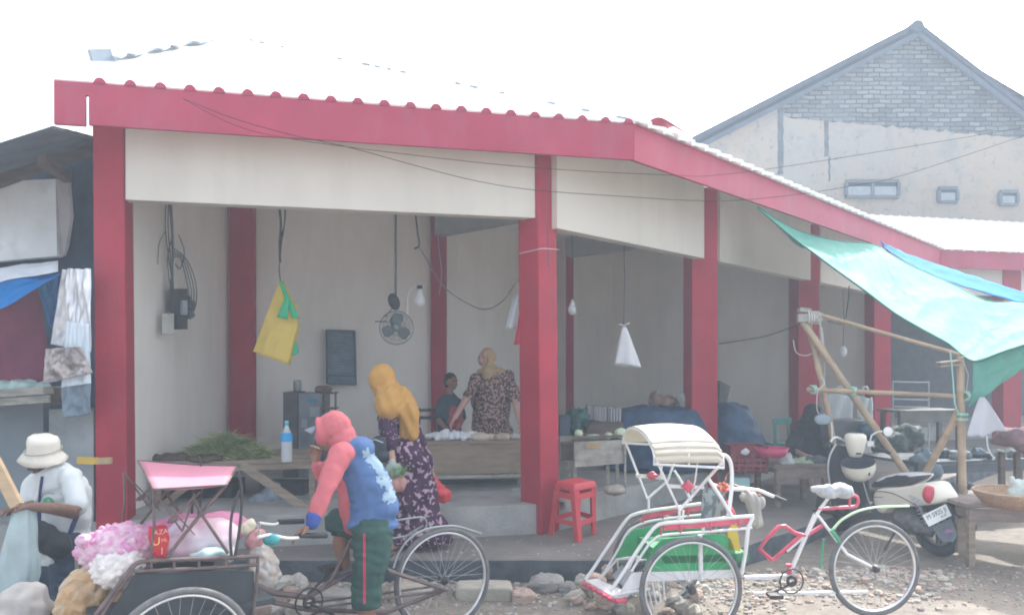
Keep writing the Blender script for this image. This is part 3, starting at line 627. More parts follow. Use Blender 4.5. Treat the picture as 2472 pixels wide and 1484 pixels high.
rot1 = math.atan2(f1.u.y, f1.u.x)
def c1p(x, y, t): return f1.px(x, y, t)
sack('garlic_sack', 'magenta net sack of garlic tied in a pink knot, at the front of the load', c1p(298,1323,.38), (.215,.20,.125), PNET, knot=(c1p(222,1325,.3), c1p(212,1316,.3), c1p(203,1306,.3)), gm=1, r=.024, rot=rot1)
sack('garlic_sack', 'white net sack of garlic low at the front of the load', c1p(281,1368,.26), (.13,.14,.10), WNET, gm=1, r=.024, rot=rot1)
sack('onion_sack', 'pale lilac sack in a clear wrap, in the middle of the load under the canopy', c1p(490,1300,.45), (.20,.22,.115), mat('lilac_sack', (.62,.46,.54), .6, .2, 7, c2=(.70,.66,.72), lo=.4, hi=.6), wr=(.03,7,1), rot=rot1, extra=((c1p(430,1322,.4),(.10,.12,.07)),(c1p(540,1325,.4),(.07,.14,.07))))
sack('garlic_sack', 'pink mesh sack at the back of the load beneath the canopy', c1p(470,1283,.75), (.33,.15,.11), mat('rose_mesh', (.62,.25,.42), .7, .2, 9), rot=rot1)
sack('ice_bag', 'small pale blue plastic bag resting on the side rail', c1p(503,1335,.16), (.115,.05,.028), mat('pale_blue_bag', (.55,.72,.74), .5, .15, 12, trans=.2), wr=(.02,14,1), cat='bag', rot=rot1)
rb = empty('red_packet', c1p(388,1348,.14), 'red packet with yellow lettering standing between the garlic sacks', 'packet')
REDB = mat('red_packet', (.55,.03,.04), .45, .12, 9)
pk = [c1p(363,1275,.14), c1p(404,1268,.14), c1p(411,1300,.14), c1p(401,1348,.14), c1p(374,1346,.14), c1p(362,1300,.14)]
MB().slab([p for p in pk], f1.n*.06).build('packet', REDB, rb, bevel=.01)
YEL = mat('yellow_print', (.80,.62,.22), .6); PKT = mat('pink_print', (.80,.45,.42), .6)
for s_, sz, x, y, m in (('JAZA', .034, 386, 1284, PKT), ('U', .055, 377, 1307, YEL), ('ML', .024, 397, 1303, PKT), ('I', .05, 391, 1330, PKT)):
    text('lettering', s_, sz, c1p(x, y, .136), f1.u + Z*.06, Z, m, rb)
pot_ = 1
pot = mat('orange_net_sack', (.52,.33,.17), .75, .15, 12, c2=(.48,.38,.26), lo=.4, hi=.65, bump=.5, bscale=50)
sack('potato_sack', 'orange net sack of potatoes leaning in front of the left rickshaw', P(222,1455,4.2), (.17,.16,.20), pot, wr=(.04,7,2), gm=1, r=.05, cat='sack', extra=((P(192,1470,4.15),(.11,.12,.17)), (P(246,1412,4.25),(.08,.08,.09))))
kb = empty('knotted_bag', c1p(615,1310,.5), 'knotted pink and yellow plastic bag behind the canopy hoop', 'bag')
blob('lower', MB().ell(c1p(620,1295,.5), (.055,.05,.05)).ell(c1p(606,1305,.5), (.035,.04,.05)), mat('pink_bag', (.68,.36,.37), .6, .1), kb, .01, 2, (.012,20,1)); blob('upper', MB().ell(c1p(604,1266,.5), (.035,.03,.035)).ell(c1p(592,1275,.5), (.03,.03,.04)), mat('cream_bag', (.70,.66,.50), .6, .1), kb, .01, 2, (.012,20,4))
sack('garlic_sack', 'clear plastic bag of ginger and garlic hanging behind the rickshaw seat', P(636,1385,4.75), (.10,.10,.16), mat('clear_sack', (.55,.48,.41), .45, .2, 16, c2=(.62,.62,.60), lo=.42, hi=.6), gm=1, r=.035, extra=((P(625,1335,4.75),(.06,.06,.08)),))

# --- right rickshaw: white and red frame, green panels, empty
f2 = Frame((1.16, 5.1), (.994, .106)); W2 = .75; R2 = .345
r2_ = empty('cycle_rickshaw', f2(0, W2/2, 0), 'empty white and red cycle rickshaw with green side panels and a white hood', 'cycle rickshaw')
q2 = f2.px
for t in (0, W2): wheel(r2_, f2(0, t, R2), f2.n, R2)
rc2 = f2.px(2111, 1375, W2/2); rc2.z = R2; wheel(r2_, rc2, f2.n, R2)
T0, T1 = .07, W2-.07
near = lambda x, y: f2.px(x, y, T0)
far = lambda x, y: f2.px(x, y, T1)
NP = [[(1472,1428),(1500,1388),(1540,1326),(1570,1284),(1586,1268),(1606,1262),(1680,1257),(1750,1250),(1819,1245)], [(1524,1378),(1560,1322),(1578,1302),(1600,1291),(1680,1285),(1750,1279),(1815,1273)]]
FP = [[(1413,1398),(1440,1360),(1480,1300),(1514,1252),(1535,1240),(1570,1232),(1630,1224),(1692,1215)], [(1446,1401),(1487,1335),(1512,1288),(1530,1272),(1567,1258),(1630,1249),(1692,1242)]]
for pth, fn, t in ((NP, near, T0), (FP, far, T1)):
    mb = MB()
    for k, l in enumerate(pth): mb.tube(smooth_path([fn(*p) for p in l], 4), .0125 if k == 0 else .009, 8)
    rail = mb.build('side_rail', WHITEP, r2_)
    a, b = [fn(*p) for p in pth[0]], [fn(*p) for p in pth[1]]
    mb = MB()
    for k in range(5, 8): mb.slab([lerp(a[k], b[k-2 if k-2 < len(b) else -1], .18), lerp(a[min(k+1,len(a)-1)], b[min(k-1,len(b)-1)], .18), lerp(a[min(k+1,len(a)-1)], b[min(k-1,len(b)-1)], .62), lerp(a[k], b[k-2], .62)], f2.n*.004)
    for k in range(4, len(a)-1): mb.tube([lerp(a[k], a[k+1], .5), lerp(a[k], a[k+1], .5) - Z*.075], .008, 6)
    mb.build('rail_trim', PINKP, rail)
mb = MB(); mb.tube([near(1818,1246), near(1806,1273), near(1800,1330), near(1790,1385)], .014); mb.build('rear_post', WHITEP, r2_); MB().tube([far(1700,1240), far(1692,1340)], .012).build('rear_post', WHITEP, r2_)
# panels
def slabp(pts, fn, m, name, th=.012): return MB().slab([fn(*p) for p in pts], f2.n*th).build(name, m, r2_)
slabp([(1553,1378),(1562,1352),(1582,1318),(1600,1300),(1680,1292),(1740,1288),(1764,1300),(1778,1340),(1779,1372),(1700,1376)], near, GREENP, 'side_panel')
slabp([(1488,1348),(1497,1320),(1512,1295),(1535,1278),(1600,1264),(1700,1255),(1700,1346)], far, GREENP, 'side_panel')
slabp([(1525,1384),(1553,1380),(1779,1374),(1779,1392),(1640,1400),(1562,1402),(1513,1440),(1490,1440)], near, WHITEP, 'lower_band')
mb = MB(); mb.slab([f2(-.17,T0,.50), f2(.42,T0,.50), f2(.42,T1,.50), f2(-.17,T1,.50)], (0,0,.05)); mb.build('seat', mat('green_seat', (.05,.22,.10), .7, .2), r2_)
mb = MB(); mb.slab([near(1562,1400), f2.px(1500,1368,T1), f2.px(1478,1392,T1), near(1530,1440)], (0,0,.015)); mb.build('floor_board', mat('grey_floor_board', (.35,.36,.38), .8), r2_)
a0, a1, b0, b1_ = near(1487,1449), near(1516,1436), far(1413,1406), far(1440,1402)
mb = MB(); mb.slab([a0, a1, b1_, b0], (0,0,.02)); mb.build('foot_plate', WHITEP, r2_)
mb = MB()
ed = [lerp(b0, a0, k/12) - f2.u*(.03*math.sin(k*1.6)**2) for k in range(13)]
mb.tube(ed, .016, 8, flat=.8); mb.tube([a0, a0 + f2.u*.07], .018, 8); mb.build('foot_trim', PINKP, r2_)
mb = MB()
for x0, y0, x1, y1 in ((1521,1350,1500,1385),(1530,1348,1518,1372),(1536,1352,1560,1350)): mb.tube([f2.px(x0,y0,.35), f2.px(x1,y1,.35)], .007, 6)
mb.tube([far(1446,1400), f2.px(1487,1352,T1)], .009); mb.tube([far(1487,1350), near(1540,1343)], .009); mb.tube([near(1475,1437), near(1570,1420)], .009)
mb.tube([f2(0,-.02,R2), f2(0,W2+.02,R2)], .014)
for k in range(5): mb.tube([near(1545+k*14,1398), near(1565+k*10,1470-k*6)], .006, 6)
mb.tube([near(1690,1290), near(1692,1400)], .016); mb.build('body_frame', WHITEP, r2_)
bk2 = MB(); bk2.slab([near(1690,1266), near(1700,1177) + f2.n*.02, near(1770,1189)+f2.n*.15, near(1753,1300)+f2.n*.15], f2.u*.02 + f2.n*.01)
bk2.build('seat_back', mat('grey_patterned_board', (.10,.13,.14), .7, .3, 16, c2=(.26,.30,.31), lo=.48, hi=.56), r2_)
MB().slab([near(1757,1283), near(1778,1260), near(1788,1330), near(1757,1326)], f2.n*.03).build('side_flap', mat('yellow_flap', (.55,.42,.05), .6), r2_)
mb = MB(); mb.tube(smooth_path([near(1768,1215)+f2.n*.1, near(1788,1255)+f2.n*.1, near(1780,1310)+f2.n*.1]), .012); mb.build('seat_back_trim', PINKP, r2_)
# hood
hoodm = mat('white_hood_cloth', (.66,.61,.51), .75, .05, 6, trans=.15)
def hood(u, v):
    s_ = lerp(-.255, .205, u); th = math.pi * v; pl = .020*abs(math.sin(v/.26*math.pi*4)) if v < .26 else 0
    t = lerp(-.03, W2+.03, .5 - .5*math.cos(th)); z = lerp(1.168, 1.225, v) + .165*math.sin(th)**.85 + .02*math.sin(math.pi*u)*math.sin(th)
    if u > .93: z -= .03*(u-.93)/.07
    return f2(s_ + .02*math.sin(th)*0, t - pl*(1 + .5*noise.noise(V((u*4, v*9, 0)))), z)
ho = MB().sheet(hood, 26, 110, .006).build('hood', hoodm, r2_)
mb = MB()
for u in (0, .5, 1): mb.tube([hood(u, k/20) - Z*.012 for k in range(21)], .007, 6)
mb.tube([hood(0,.02)-Z*.02, hood(1,.02)-Z*.02], .009, 6); mb.tube([hood(0,.98)-Z*.02, hood(1,.98)-Z*.02], .009, 6); mb.build('hood_frame', WHITEP, ho)
mb = MB()
pn = near(1640,1231); pf = far(1563,1203)
h0, h1 = hood(.03,.02), hood(.97,.02); g0, g1 = hood(.03,.98), hood(.97,.98)
mb.tube([h0, lerp(h0,pn,.5)+f2.n*.0, pn], .008, 8); mb.tube([pn, near(1712,1150), h1], .011, 8); mb.tube([near(1710,1155), near(1740,1200), near(1768,1247)], .012, 8)
mb.tube([near(1684,1112), near(1678,1160), near(1670,1188)], .006, 6); mb.tube([near(1640,1231), near(1640,1256)], .009); mb.tube([near(1650,1231), near(1648,1256)], .007); mb.build('hood_strut', WHITEP, r2_); mb = MB()
mb.tube([g0, pf], .008, 8); mb.tube([pf, far(1612,1160), g1], .010, 8); mb.tube([far(1628,1135), far(1650,1170), far(1668,1208)], .010, 8); mb.tube([far(1566,1204), far(1566,1232)], .009); mb.tube([far(1600,1112), far(1593,1158)], .006)
mb.build('hood_strut', WHITEP, r2_)
mb = MB(); mb.slab([near(1610,1168), near(1700,1173), near(1700,1180), near(1612,1177)], f2.n*.008); br = mb.build('cross_bar', WHITEP, r2_); MB().ell(near(1658,1172)-f2.n*.01, (.033,.02,.033)).ell(near(1658,1172)-f2.n*.02, (.018,.02,.045)).ell(near(1658,1172)-f2.n*.02, (.045,.02,.018)).build('rosette', PINKP, br)
mb = MB(); mb.slab([far(1534,1143), far(1604,1149), far(1604,1157), far(1537,1152)], f2.n*.008); br = mb.build('cross_bar', WHITEP, r2_); MB().ell(far(1573,1147)-f2.n*.01, (.033,.02,.033)).ell(far(1573,1147)-f2.n*.02, (.045,.02,.018)).build('rosette', PINKP, br)
MB().tube(smooth_path([near(1735,1112)+f2.n*.02, near(1748,1100)+f2.n*.02, near(1762,1108)+f2.n*.02, near(1769,1135)+f2.n*.02, near(1768,1190)+f2.n*.02, near(1758,1262)+f2.n*.02]), .014, 8).build('rear_hoop', WHITEP, r2_)
MB().tube([f2.px(1722,1170,.3), f2.px(1760,1180,.3), f2.px(1830,1182,.3), f2.px(1895,1210,.3)], .012, 8).tube([f2.px(1830,1182,.3), f2.px(1830,1182,.6), f2.px(1760,1172,.6)], .01, 8).build('handlebar', WHITEP, r2_)
MB().tube([f2.px(1868,1198,.3), f2.px(1896,1210,.3)], .016, 8).build('grip', BLACK, r2_)
MB().tube([f2.px(1772,1170,.45), f2.px(1836,1196,.3)], .018, 8, flat=.5).build('handle_wrap', mat('rusty_wrap', (.35,.18,.12), .7), r2_)
random.seed(3); mb = MB()
for k in range(16): mb.ell(f2.px(1742+random.uniform(-14,16), 1176+random.uniform(-8,8), .2+random.uniform(-.03,.03)), random.uniform(.008,.017), None, 7, 5)
mb.tube([f2.px(1748,1165,.2), f2.px(1757,1140,.2)], .004, 5); mb.build('flower_ornament', mat('red_gold_ornament', (.50,.05,.06), .5, .3, 40, c2=(.7,.5,.2), lo=.52, hi=.6), r2_)
bgx = empty('cloth_bag', f2.px(1830,1250,.25), 'grubby white cloth bag hung on the handlebar of the empty rickshaw', 'bag')
o = blob('bag', MB().cap(f2.px(1812,1202,.25), .052, f2.px(1828,1262,.25), .040).cap(f2.px(1795,1198,.28), .03, f2.px(1835,1212,.28), .045), mat('grubby_white_cloth', (.36,.35,.33), .95, .2, 7, bump=.5, bscale=12), bgx, .008, 2, (.012,9,1)); folds(o, f2.px(1790,1230,.25), f2.px(1850,1230,.25), .006, 4)
# bicycle end
cb = lambda x, y: f2.px(x, y, W2/2)
mb = MB(); mb.tube([cb(1968,1240), cb(1938,1310), cb(1906,1384)], .016); mb.tube([cb(1976,1245), cb(2045,1337), rc2], .011); mb.tube([cb(1796,1394), cb(1850,1392), cb(1908,1390)], .018); mb.tube([cb(1817,1431), cb(1900,1431), cb(2094,1428)], .013); mb.tube([cb(1975,1238), cb(1952,1285), cb(1900,1330)], .009); mb.build('bicycle_frame', WHITEP, r2_)
mb = MB(); mb.tube([cb(1864,1352), cb(1833,1324), cb(1850,1300), cb(1880,1270), cb(1895,1269), cb(1917,1285), cb(1945,1293), cb(1985,1268)], .015, 8); mb.tube([cb(1864,1352), cb(1905,1316), cb(1935,1290)], .013); mb.tube(smooth_path([cb(1976,1228), cb(2020,1225), cb(2062,1222), cb(2071,1212), cb(2070,1200), cb(2060,1195), cb(2048,1197)]), .012, 8); mb.tube([cb(2052,1197), cb(2051,1223)], .009); mb.tube([cb(1906,1384), cb(1904,1360)], .02); mb.build('red_tubes', PINKP, r2_)
mb = MB(); mb.tube(smooth_path([cb(2012,1276), cb(2030,1256), cb(2060,1238), cb(2090,1228), cb(2127,1223), cb(2194,1221)]), .013, 8, flat=.6)
mb.build('carrier', mat('pale_green_paint', (.50,.68,.46), .5, .1), r2_); mb = MB(); mb.tube([cb(2005,1278), cb(2028,1310)], .018, 8); mb.tube([cb(1988,1300), cb(1980,1372)], .008); mb.build('bracket', mat('dull_green_paint', (.06,.30,.16), .5, .2), r2_)
sd2 = MB(); th_ = Matrix.Rotation(math.atan2(f2.u.y, f2.u.x), 3, 'Z')
sd2.cap(cb(1962,1180), .02, cb(2000,1182), .045).ell(cb(2030,1184), (.09,.09,.055), th_).ell(cb(2005,1190), (.1,.06,.04), th_)
blob('saddle', sd2, mat('white_wrapped_saddle', (.46,.47,.49), .6, .3, 15, bump=.4), r2_, .01, 2, (.012,16,1)); MB().tube([cb(2000,1200), cb(1972,1240)], .012).build('seat_post', WHITEP, r2_)
chainset(r2_, cb(1905,1398)-f2.n*.04, f2.n, STEELD)
MB().tube([cb(1905,1398)-f2.n*.07, cb(1858,1422)-f2.n*.07], .008).box(cb(1852,1424)-f2.n*.12, (.09,.1,.025)).build('pedals', STEELD, r2_)

# ---------------------------------------------------------------- scooter
hd = V((-.42, .9075, 0)).normalized(); lf = V((-hd.y, hd.x, 0)); SO = P(2264, 0, 7.42); SO.z = 0
def S(f, l, z): return SO + hd*f + lf*l + Z*z
class SF:                                   # pixels on a plane along the scooter
    @staticmethod
    def px(x, y, l=0.0):
        a = (x-CX)/F; o = SO + lf*l; d = (o.x*hd.y - o.y*hd.x)/(a*hd.y - hd.x); return P(x, y, d)
scr = empty('scooter', S(.6,0,0), 'cream and black scooter with a red tail light, parked behind the empty rickshaw', 'scooter')
CRM = mat('cream_scooter_paint', (.78,.74,.62), .3, .04, 3, coat=.5); SBL = mat('scooter_black', (.03,.035,.045), .4, .2, coat=.2)
for f_, r_ in ((0, .25), (1.22, .25)):
    c = S(f_, 0, r_); w_ = MB().torus(c, lf, r_-.05, .05, 40, 10).build('wheel', mat('scooter_tyre', (.05,.055,.06), .85), scr)
    MB().torus(c, lf, r_-.105, .015, 32, 6).tube([c-lf*.05, c+lf*.05], .03).box(c, (.02,.28,.03), 0).box(c, (.02,.03,.28), 0).build('rim', mat('grey_rim', (.28,.30,.31), .4, metal=.5), w_)
def prof(pts, l0, l1, m, name, bv=.02):
    mb = MB(); p = [SF.px(x, y, l1) for x, y in pts]; mb.slab(p, lf*(l0-l1)); return mb.build(name, m, scr, bevel=bv)
body = [(2102,1214),(2100,1196),(2106,1184),(2118,1177),(2145,1176),(2193,1173),(2238,1160),(2246,1168),(2266,1198),(2268,1208),(2264,1217),(2230,1221),(2188,1224),(2134,1227),(2131,1241),(2112,1239)]
mbb = MB()
pl = [SF.px(x, y, .17) for x, y in body]; n_ = len(pl); rings = []
cen = sum(pl, V((0,0,0)))/n_
for off, k in ((.17,.82),(.155,.95),(.12,1.0),(0,1.02),(-.12,1.0),(-.17,.82)):
    rings.append([cen + (p-cen)*k + lf*(off-.17) for p in pl])
vs = [p for r_ in rings for p in r_]
mbb.add(vs, [(i*n_+k, i*n_+(k+1)%n_, (i+1)*n_+(k+1)%n_, (i+1)*n_+k) for i in range(len(rings)-1) for k in range(n_)] + [tuple(range(n_))[::-1], tuple(range(n_*5, n_*6))], True)
bo = mbb.build('rear_body', CRM, scr); bo.modifiers.new('s','SUBSURF').levels = 1; bo.modifiers['s'].render_levels = 2
MB().tube(smooth_path([SF.px(x,y,.172) for x,y in ((2101,1192),(2112,1186),(2135,1186),(2160,1192),(2190,1207),(2212,1219))]), .004, 5).tube([SF.px(2104,1199,.172), SF.px(2132,1199,.168)], .003, 5).build('body_stripe', BLACK, bo)
MB().slab([SF.px(x,y,.178) for x,y in ((2194,1194),(2203,1194),(2232,1212),(2228,1216),(2212,1216),(2197,1202))], lf*.004).build('vent_badge', mat('silver_badge', (.55,.54,.56), .3, .3, 60), bo)
MB().ell(SF.px(2243,1192,.12)+hd*-.02, (.07,.085,.095), Matrix.Rotation(math.atan2(hd.y,hd.x),3,'Z')).build('tail_light', mat('red_lens', (.62,.04,.08), .15, .2, 20, coat=.6), scr)
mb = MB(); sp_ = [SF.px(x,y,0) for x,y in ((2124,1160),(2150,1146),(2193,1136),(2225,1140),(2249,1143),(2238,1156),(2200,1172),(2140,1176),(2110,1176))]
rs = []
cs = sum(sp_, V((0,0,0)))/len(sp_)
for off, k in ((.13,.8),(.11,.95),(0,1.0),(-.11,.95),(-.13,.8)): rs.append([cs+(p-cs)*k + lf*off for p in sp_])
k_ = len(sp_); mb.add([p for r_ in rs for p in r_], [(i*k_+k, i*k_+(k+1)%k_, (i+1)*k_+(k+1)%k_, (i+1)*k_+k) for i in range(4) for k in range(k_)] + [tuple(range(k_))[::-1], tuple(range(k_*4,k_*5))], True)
st = mb.build('seat', mat('black_vinyl', (.04,.045,.05), .22, .1, coat=.4), scr); st.data.materials.append(mat('painted_seat_glare', (.62,.61,.64), .35, .1, 5, coat=.3))  # pale second slot paints sun glare on top of the black vinyl
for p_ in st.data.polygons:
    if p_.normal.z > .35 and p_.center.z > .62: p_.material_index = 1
st.modifiers.new('s','SUBSURF').render_levels = 2; st.modifiers['s'].levels = 1
MB().tube(smooth_path([SF.px(x,y,.12) for x,y in ((2190,1176),(2215,1168),(2240,1157),(2252,1145))]), .011, 8, flat=.5).build('grab_rail', mat('pale_grab_rail', (.70,.68,.66), .3), scr)
prof([(2098,1196),(2104,1240),(2090,1262),(2050,1262),(2010,1250),(2006,1225),(2030,1225),(2078,1240),(2086,1200)], .15, -.15, SBL, 'floor_tunnel')
shl = [(2009,1070),(2000,1100),(1998,1135),(2004,1176),(2012,1225),(2040,1250),(2096,1215),(2090,1180),(2076,1140),(2072,1080)]
def shp(x, y): return P(x, y, 8.22)
MB().slab([shp(x,y) for x,y in shl], V((.0,.06,0))).build('leg_shield', SBL, scr, bevel=.02)
MB().tube(smooth_path([shp(2016,1071)-V((0,.02,0)), shp(2001,1100)-V((0,.02,0)), shp(1997,1135)-V((0,.02,0)), shp(2003,1176)-V((0,.02,0))]), .014, 8, flat=.6).tube([shp(2083,1160), shp(2098,1212)], .006, 6).build('shield_trim', mat('pale_trim', (.60,.62,.60), .3), scr)
MB().lathe([(.0,.115),(.078,.115),(.103,.095),(.107,.055),(.094,-.02),(.075,-.085),(.060,-.125),(.0,-.13)], shp(2053,1070)-V((0,.12,0)), 24).build('headlight_cowl', CRM, scr)
MB().lathe([(0,.018),(.05,.016),(.075,.0),(.08,-.01)], shp(2053,1050)-V((0,.13,0)), 24, Matrix.Rotation(R(20),3,'X')).torus(shp(2053,1050)-V((0,.13,0)), (0,-.35,1), .078, .008, 30, 6).build('instrument_dial', mat('silver_dial', (.5,.52,.55), .15, .3, 30, metal=.4), scr)
MB().box(shp(2053,1089)-V((0,.195,0)), (.05,.012,.014)).build('key_slot', BLACK, scr)
mb = MB(); mb.tube(smooth_path([shp(2038,1066), shp(2024,1057), shp(2013,1057), shp(2003,1068)]), .015, 8); mb.build('handlebar', CHROME, scr); mb = MB(); mb.tube(smooth_path([shp(2066,1066), shp(2085,1064), shp(2100,1071), shp(2112,1078)]), .015, 8); mb.tube([shp(2099,1068), shp(2104,1050), shp(2118,1042), shp(2134,1040)], .009, 6); mb.box(shp(2099,1070), (.07,.05,.05)); mb.build('handlebar', CHROME, scr); MB().tube([shp(2009,1058), shp(2008,1030), shp(2006,1018)], .007, 6).build('mirror_stem', CHROME, scr)
MB().tube([shp(2110,1077)-V((0,.03,0)), shp(2140,1092)-V((0,.08,0))], .018, 10).tube([shp(2004,1066), shp(1990,1078)], .018, 10).build('grip', BLACK, scr)
mirr = mat('mirror_glass', (.85,.87,.88), .06, .02, metal=1.0)
for x, y, rx, rz, m in ((2142,1041,.056,.056,mat('painted_bright_reflection', (.9,.9,.9), .3, .02)),(1985,1012,.10,.062,mat('painted_grey_reflection', (.22,.28,.33), .3, .2, 8))):  # reflections painted as plain colours, one bright, one blue grey
    o = MB().ell(shp(x,y), (rx,.018,rz)).build('mirror', BLACK, scr); MB().ell(shp(x,y)-V((0,.012,0)), (rx*.9,.014,rz*.9)).build('glass', m, o)
mb = MB(); mb.tube([S(.12,.13,.52), S(.0,.13,.27)], .018, 8)
for k in range(7): mb.torus(S(.11-.015*k,.13,.49-.03*k), hd*.35+Z, .035, .007, 16, 5)
mb.build('rear_shock', mat('grey_spring', (.30,.31,.32), .4, metal=.4), scr)
mb = MB(); mb.ell(S(.28,.02,.3), (.16,.2,.12)); mb.ell(S(.12,.1,.27), (.14,.12,.08)); mb.cap(S(.3,.12,.26), .06, S(-.02,.13,.25), .05); mb.box(S(.3,.1,.22), (.1,.2,.1))
blob('engine', mb, mat('engine_metal', (.16,.16,.165), .6, .3, 20, bump=.5, metal=.3), scr, .02, 1, (.02,18,1))
MB().tube(smooth_path([S(.35,-.12,.22), S(.1,-.16,.24), S(-.25,-.16,.3)]), [.02]*5+[.035]*6, 10).build('exhaust', STEELD, scr)
pc = [P(2229,1244,7.1), P(2285.4,1217,7.16), P(2299.5,1244,7.13), P(2244.4,1271,7.07)]
o = MB().slab([p + V((0,.012,0)) for p in pc], V((0,.006,0))).build('licence_plate', mat('white_plate', (.80,.82,.82), .4, .03), scr)
pu, pv = pc[1]-pc[0], pc[0]-pc[3]; pn_ = pu.cross(pv).normalized()
pcn = sum(pc, V((0,0,0)))/4 + V((0,.012,0))
if pn_.y > 0: pn_ = -pn_
PT = mat('plate_ink', (.09,.13,.12), .6)
text('lettering', 'M 5925 JI', .058, pcn + pn_*.004 + pv.normalized()*.018, pu, pv, PT, o); text('lettering', '02 24', .026, pcn + pn_*.004 - pv.normalized()*.025 + pu.normalized()*.05, pu, pv, PT, o)
MB().slab([P(2250,1272,7.15), P(2296,1252,7.2), P(2312,1292,7.1), P(2300,1308,7.08), P(2272,1304,7.08)], V((0,.01,0))).build('mud_flap', mat('grey_mud_flap', (.13,.155,.18), .6, .1), scr)
MB().ell(P(2290,1282,7.08), (.038,.004,.018)).build('sticker', mat('pink_blue_sticker', (.45,.12,.25), .5, .3, 30, c2=(.08,.15,.45), lo=.5, hi=.55), scr)
MB().slab([S(-.08,.06,.55), S(-.26,.06,.40), S(-.26,-.06,.40), S(-.08,-.06,.55)], (0,0,.02)).build('rear_mudguard', SBL, scr); MB().tube([S(.3,.14,.25), S(.36,.28,.01)], .01).build('kick_stand', STEELD, scr)
hl = empty('helmet', shp(2045,1130) - V((0,.25,0)), 'cream open helmet hanging upside down from the scooter hook', 'helmet')
hc = shp(2045,1112) - V((0,.26,0)); MH = Matrix.Rotation(R(-12), 3, 'Y') @ Matrix.Rotation(R(14), 3, 'X')
pr = [(.0001,-.175),(.05,-.172),(.10,-.15),(.14,-.11),(.163,-.05),(.165,.02),(.155,.02),(.15,-.04),(.128,-.09),(.09,-.125),(.04,-.14),(.0001,-.142)]
MB().lathe(pr[:6], hc, 28, MH).build('shell', CRM, hl); MB().lathe(pr[5:], hc, 28, MH).build('lining', mat('helmet_lining', (.05,.06,.08), .9), hl)
MB().ell(hc + MH @ V((.03,-.158,-.05)), (.014,.008,.018)).build('vent', BLACK, hl)
# ---------------------------------------------------------------- bamboo frame and tarpaulins
bf = empty('bamboo_frame', P(2326,1323,7.72), 'lashed bamboo frame propping up the green tarpaulin', 'bamboo frame')
def pole(a, b, r, name='pole', m=BAMB, n=9, taper=.85):
    a, b = V(a), V(b); L_ = (b-a).length; k = max(3, int(L_/.28)); pts, rr = [], []
    for i in range(k+1):
        t = i/k; p = lerp(a, b, t) + V((.006*noise.noise(p_ := V((t*4, a.x, 0))), .006*noise.noise(V((a.y, t*4, 0))), 0)); q = r*lerp(1, taper, t)
        for dt, s_ in ((-.012, 1), (0, 1.13), (.012, 1)): 
            pts.append(p + (b-a).normalized()*dt); rr.append(q*s_)
    return MB().tube(pts, rr, n).build(name, m, bf)
pole(P(2326,1325,7.72), P(2318,862,7.72), .040)
pole(P(1952,940,8.6), P(2345,957,7.70), .026)
pole(P(1940,780,9.0), P(2270,1262,8.0), .040)
pole(P(1952,784,9.1), P(2003,1010,8.6), .036); pole(P(2003,1010,8.6), P(2040,1250,8.5), .03)
pole(P(2318,989,7.76), P(2225,1160,8.0), .040); pole(P(2225,1160,8.0), P(2190,1235,8.1), .04)
pole(P(1980,760,9.0), P(2324,858,7.74), .024)
mb = MB(); mb.beam(P(1925,768,9.0), P(1984,766,8.95), .12, .09); mb.beam(P(1928,748,9.0), P(1955,750,9.0), .1, .05); mb.build('lashed_block', WOODG, bf)
mb = MB()
for k in range(5): mb.torus(P(1950+k*6, 767, 8.98), (1,-.1,0), .075, .008, 16, 5, flat=1)
mb.build('lashing', mat('white_rope', (.6,.6,.58), .8), bf)
mb = MB(); mb.beam(P(2264,876,7.7), P(2316,870,7.7), .08, .018); mb.beam(P(2264,884,7.7), P(2316,879,7.7), .08, .018); mb.build('short_plank', WOOD, bf)
ROPE = mat('green_string', (.32,.60,.50), .6)
mb = MB()
for x, y, d in ((2058,944,8.35),(2330,955,7.7),(1962,940,8.55)): MB().torus(P(x,y,d), (1,.3,.4), .045, .012, 14, 5).torus(P(x+2,y,d), (1,.3,-.4), .045, .010, 14, 5).build('string_lashing', ROPE, bf)
for y in (1000,1012): MB().torus(P(2323,y,7.72), (0,0,1), .043, .014, 16, 5).build('string_lashing', ROPE, bf)
mb.tube(smooth_path([P(2294,850,7.65), P(2300,910,7.65), P(2305,975,7.65), P(2316,1000,7.68)]), .007, 5); mb.build('string_lashing', ROPE, bf)
mb = MB(); WR = mat('dirty_white_string', (.62,.62,.60), .8)
mb.tube(smooth_path([P(1978,768,8.9), P(1986,850,8.9), P(1980,900,8.85), P(1990,925,8.6), P(1974,945,8.5), P(1972,985,8.5), P(1978,1000,8.5)]), .005, 5); mb.build('loose_string', WR, bf); mb = MB()
mb.tube(smooth_path([P(1984,790,8.9), P(1990,850,8.9), P(1990,930,8.8)]), .005, 5); mb.build('loose_string', WR, bf); mb = MB(); mb.tube(smooth_path([P(1915,820,9.0), P(1922,850,9), P(1945,858,9), P(1965,850,9)]), .005, 5); mb.build('loose_string', WR, bf); mb = MB(); mb.tube([P(2325,870,7.68), P(2338,905,7.66), P(2332,950,7.68)], .003, 5); mb.build('loose_string', WR, bf)
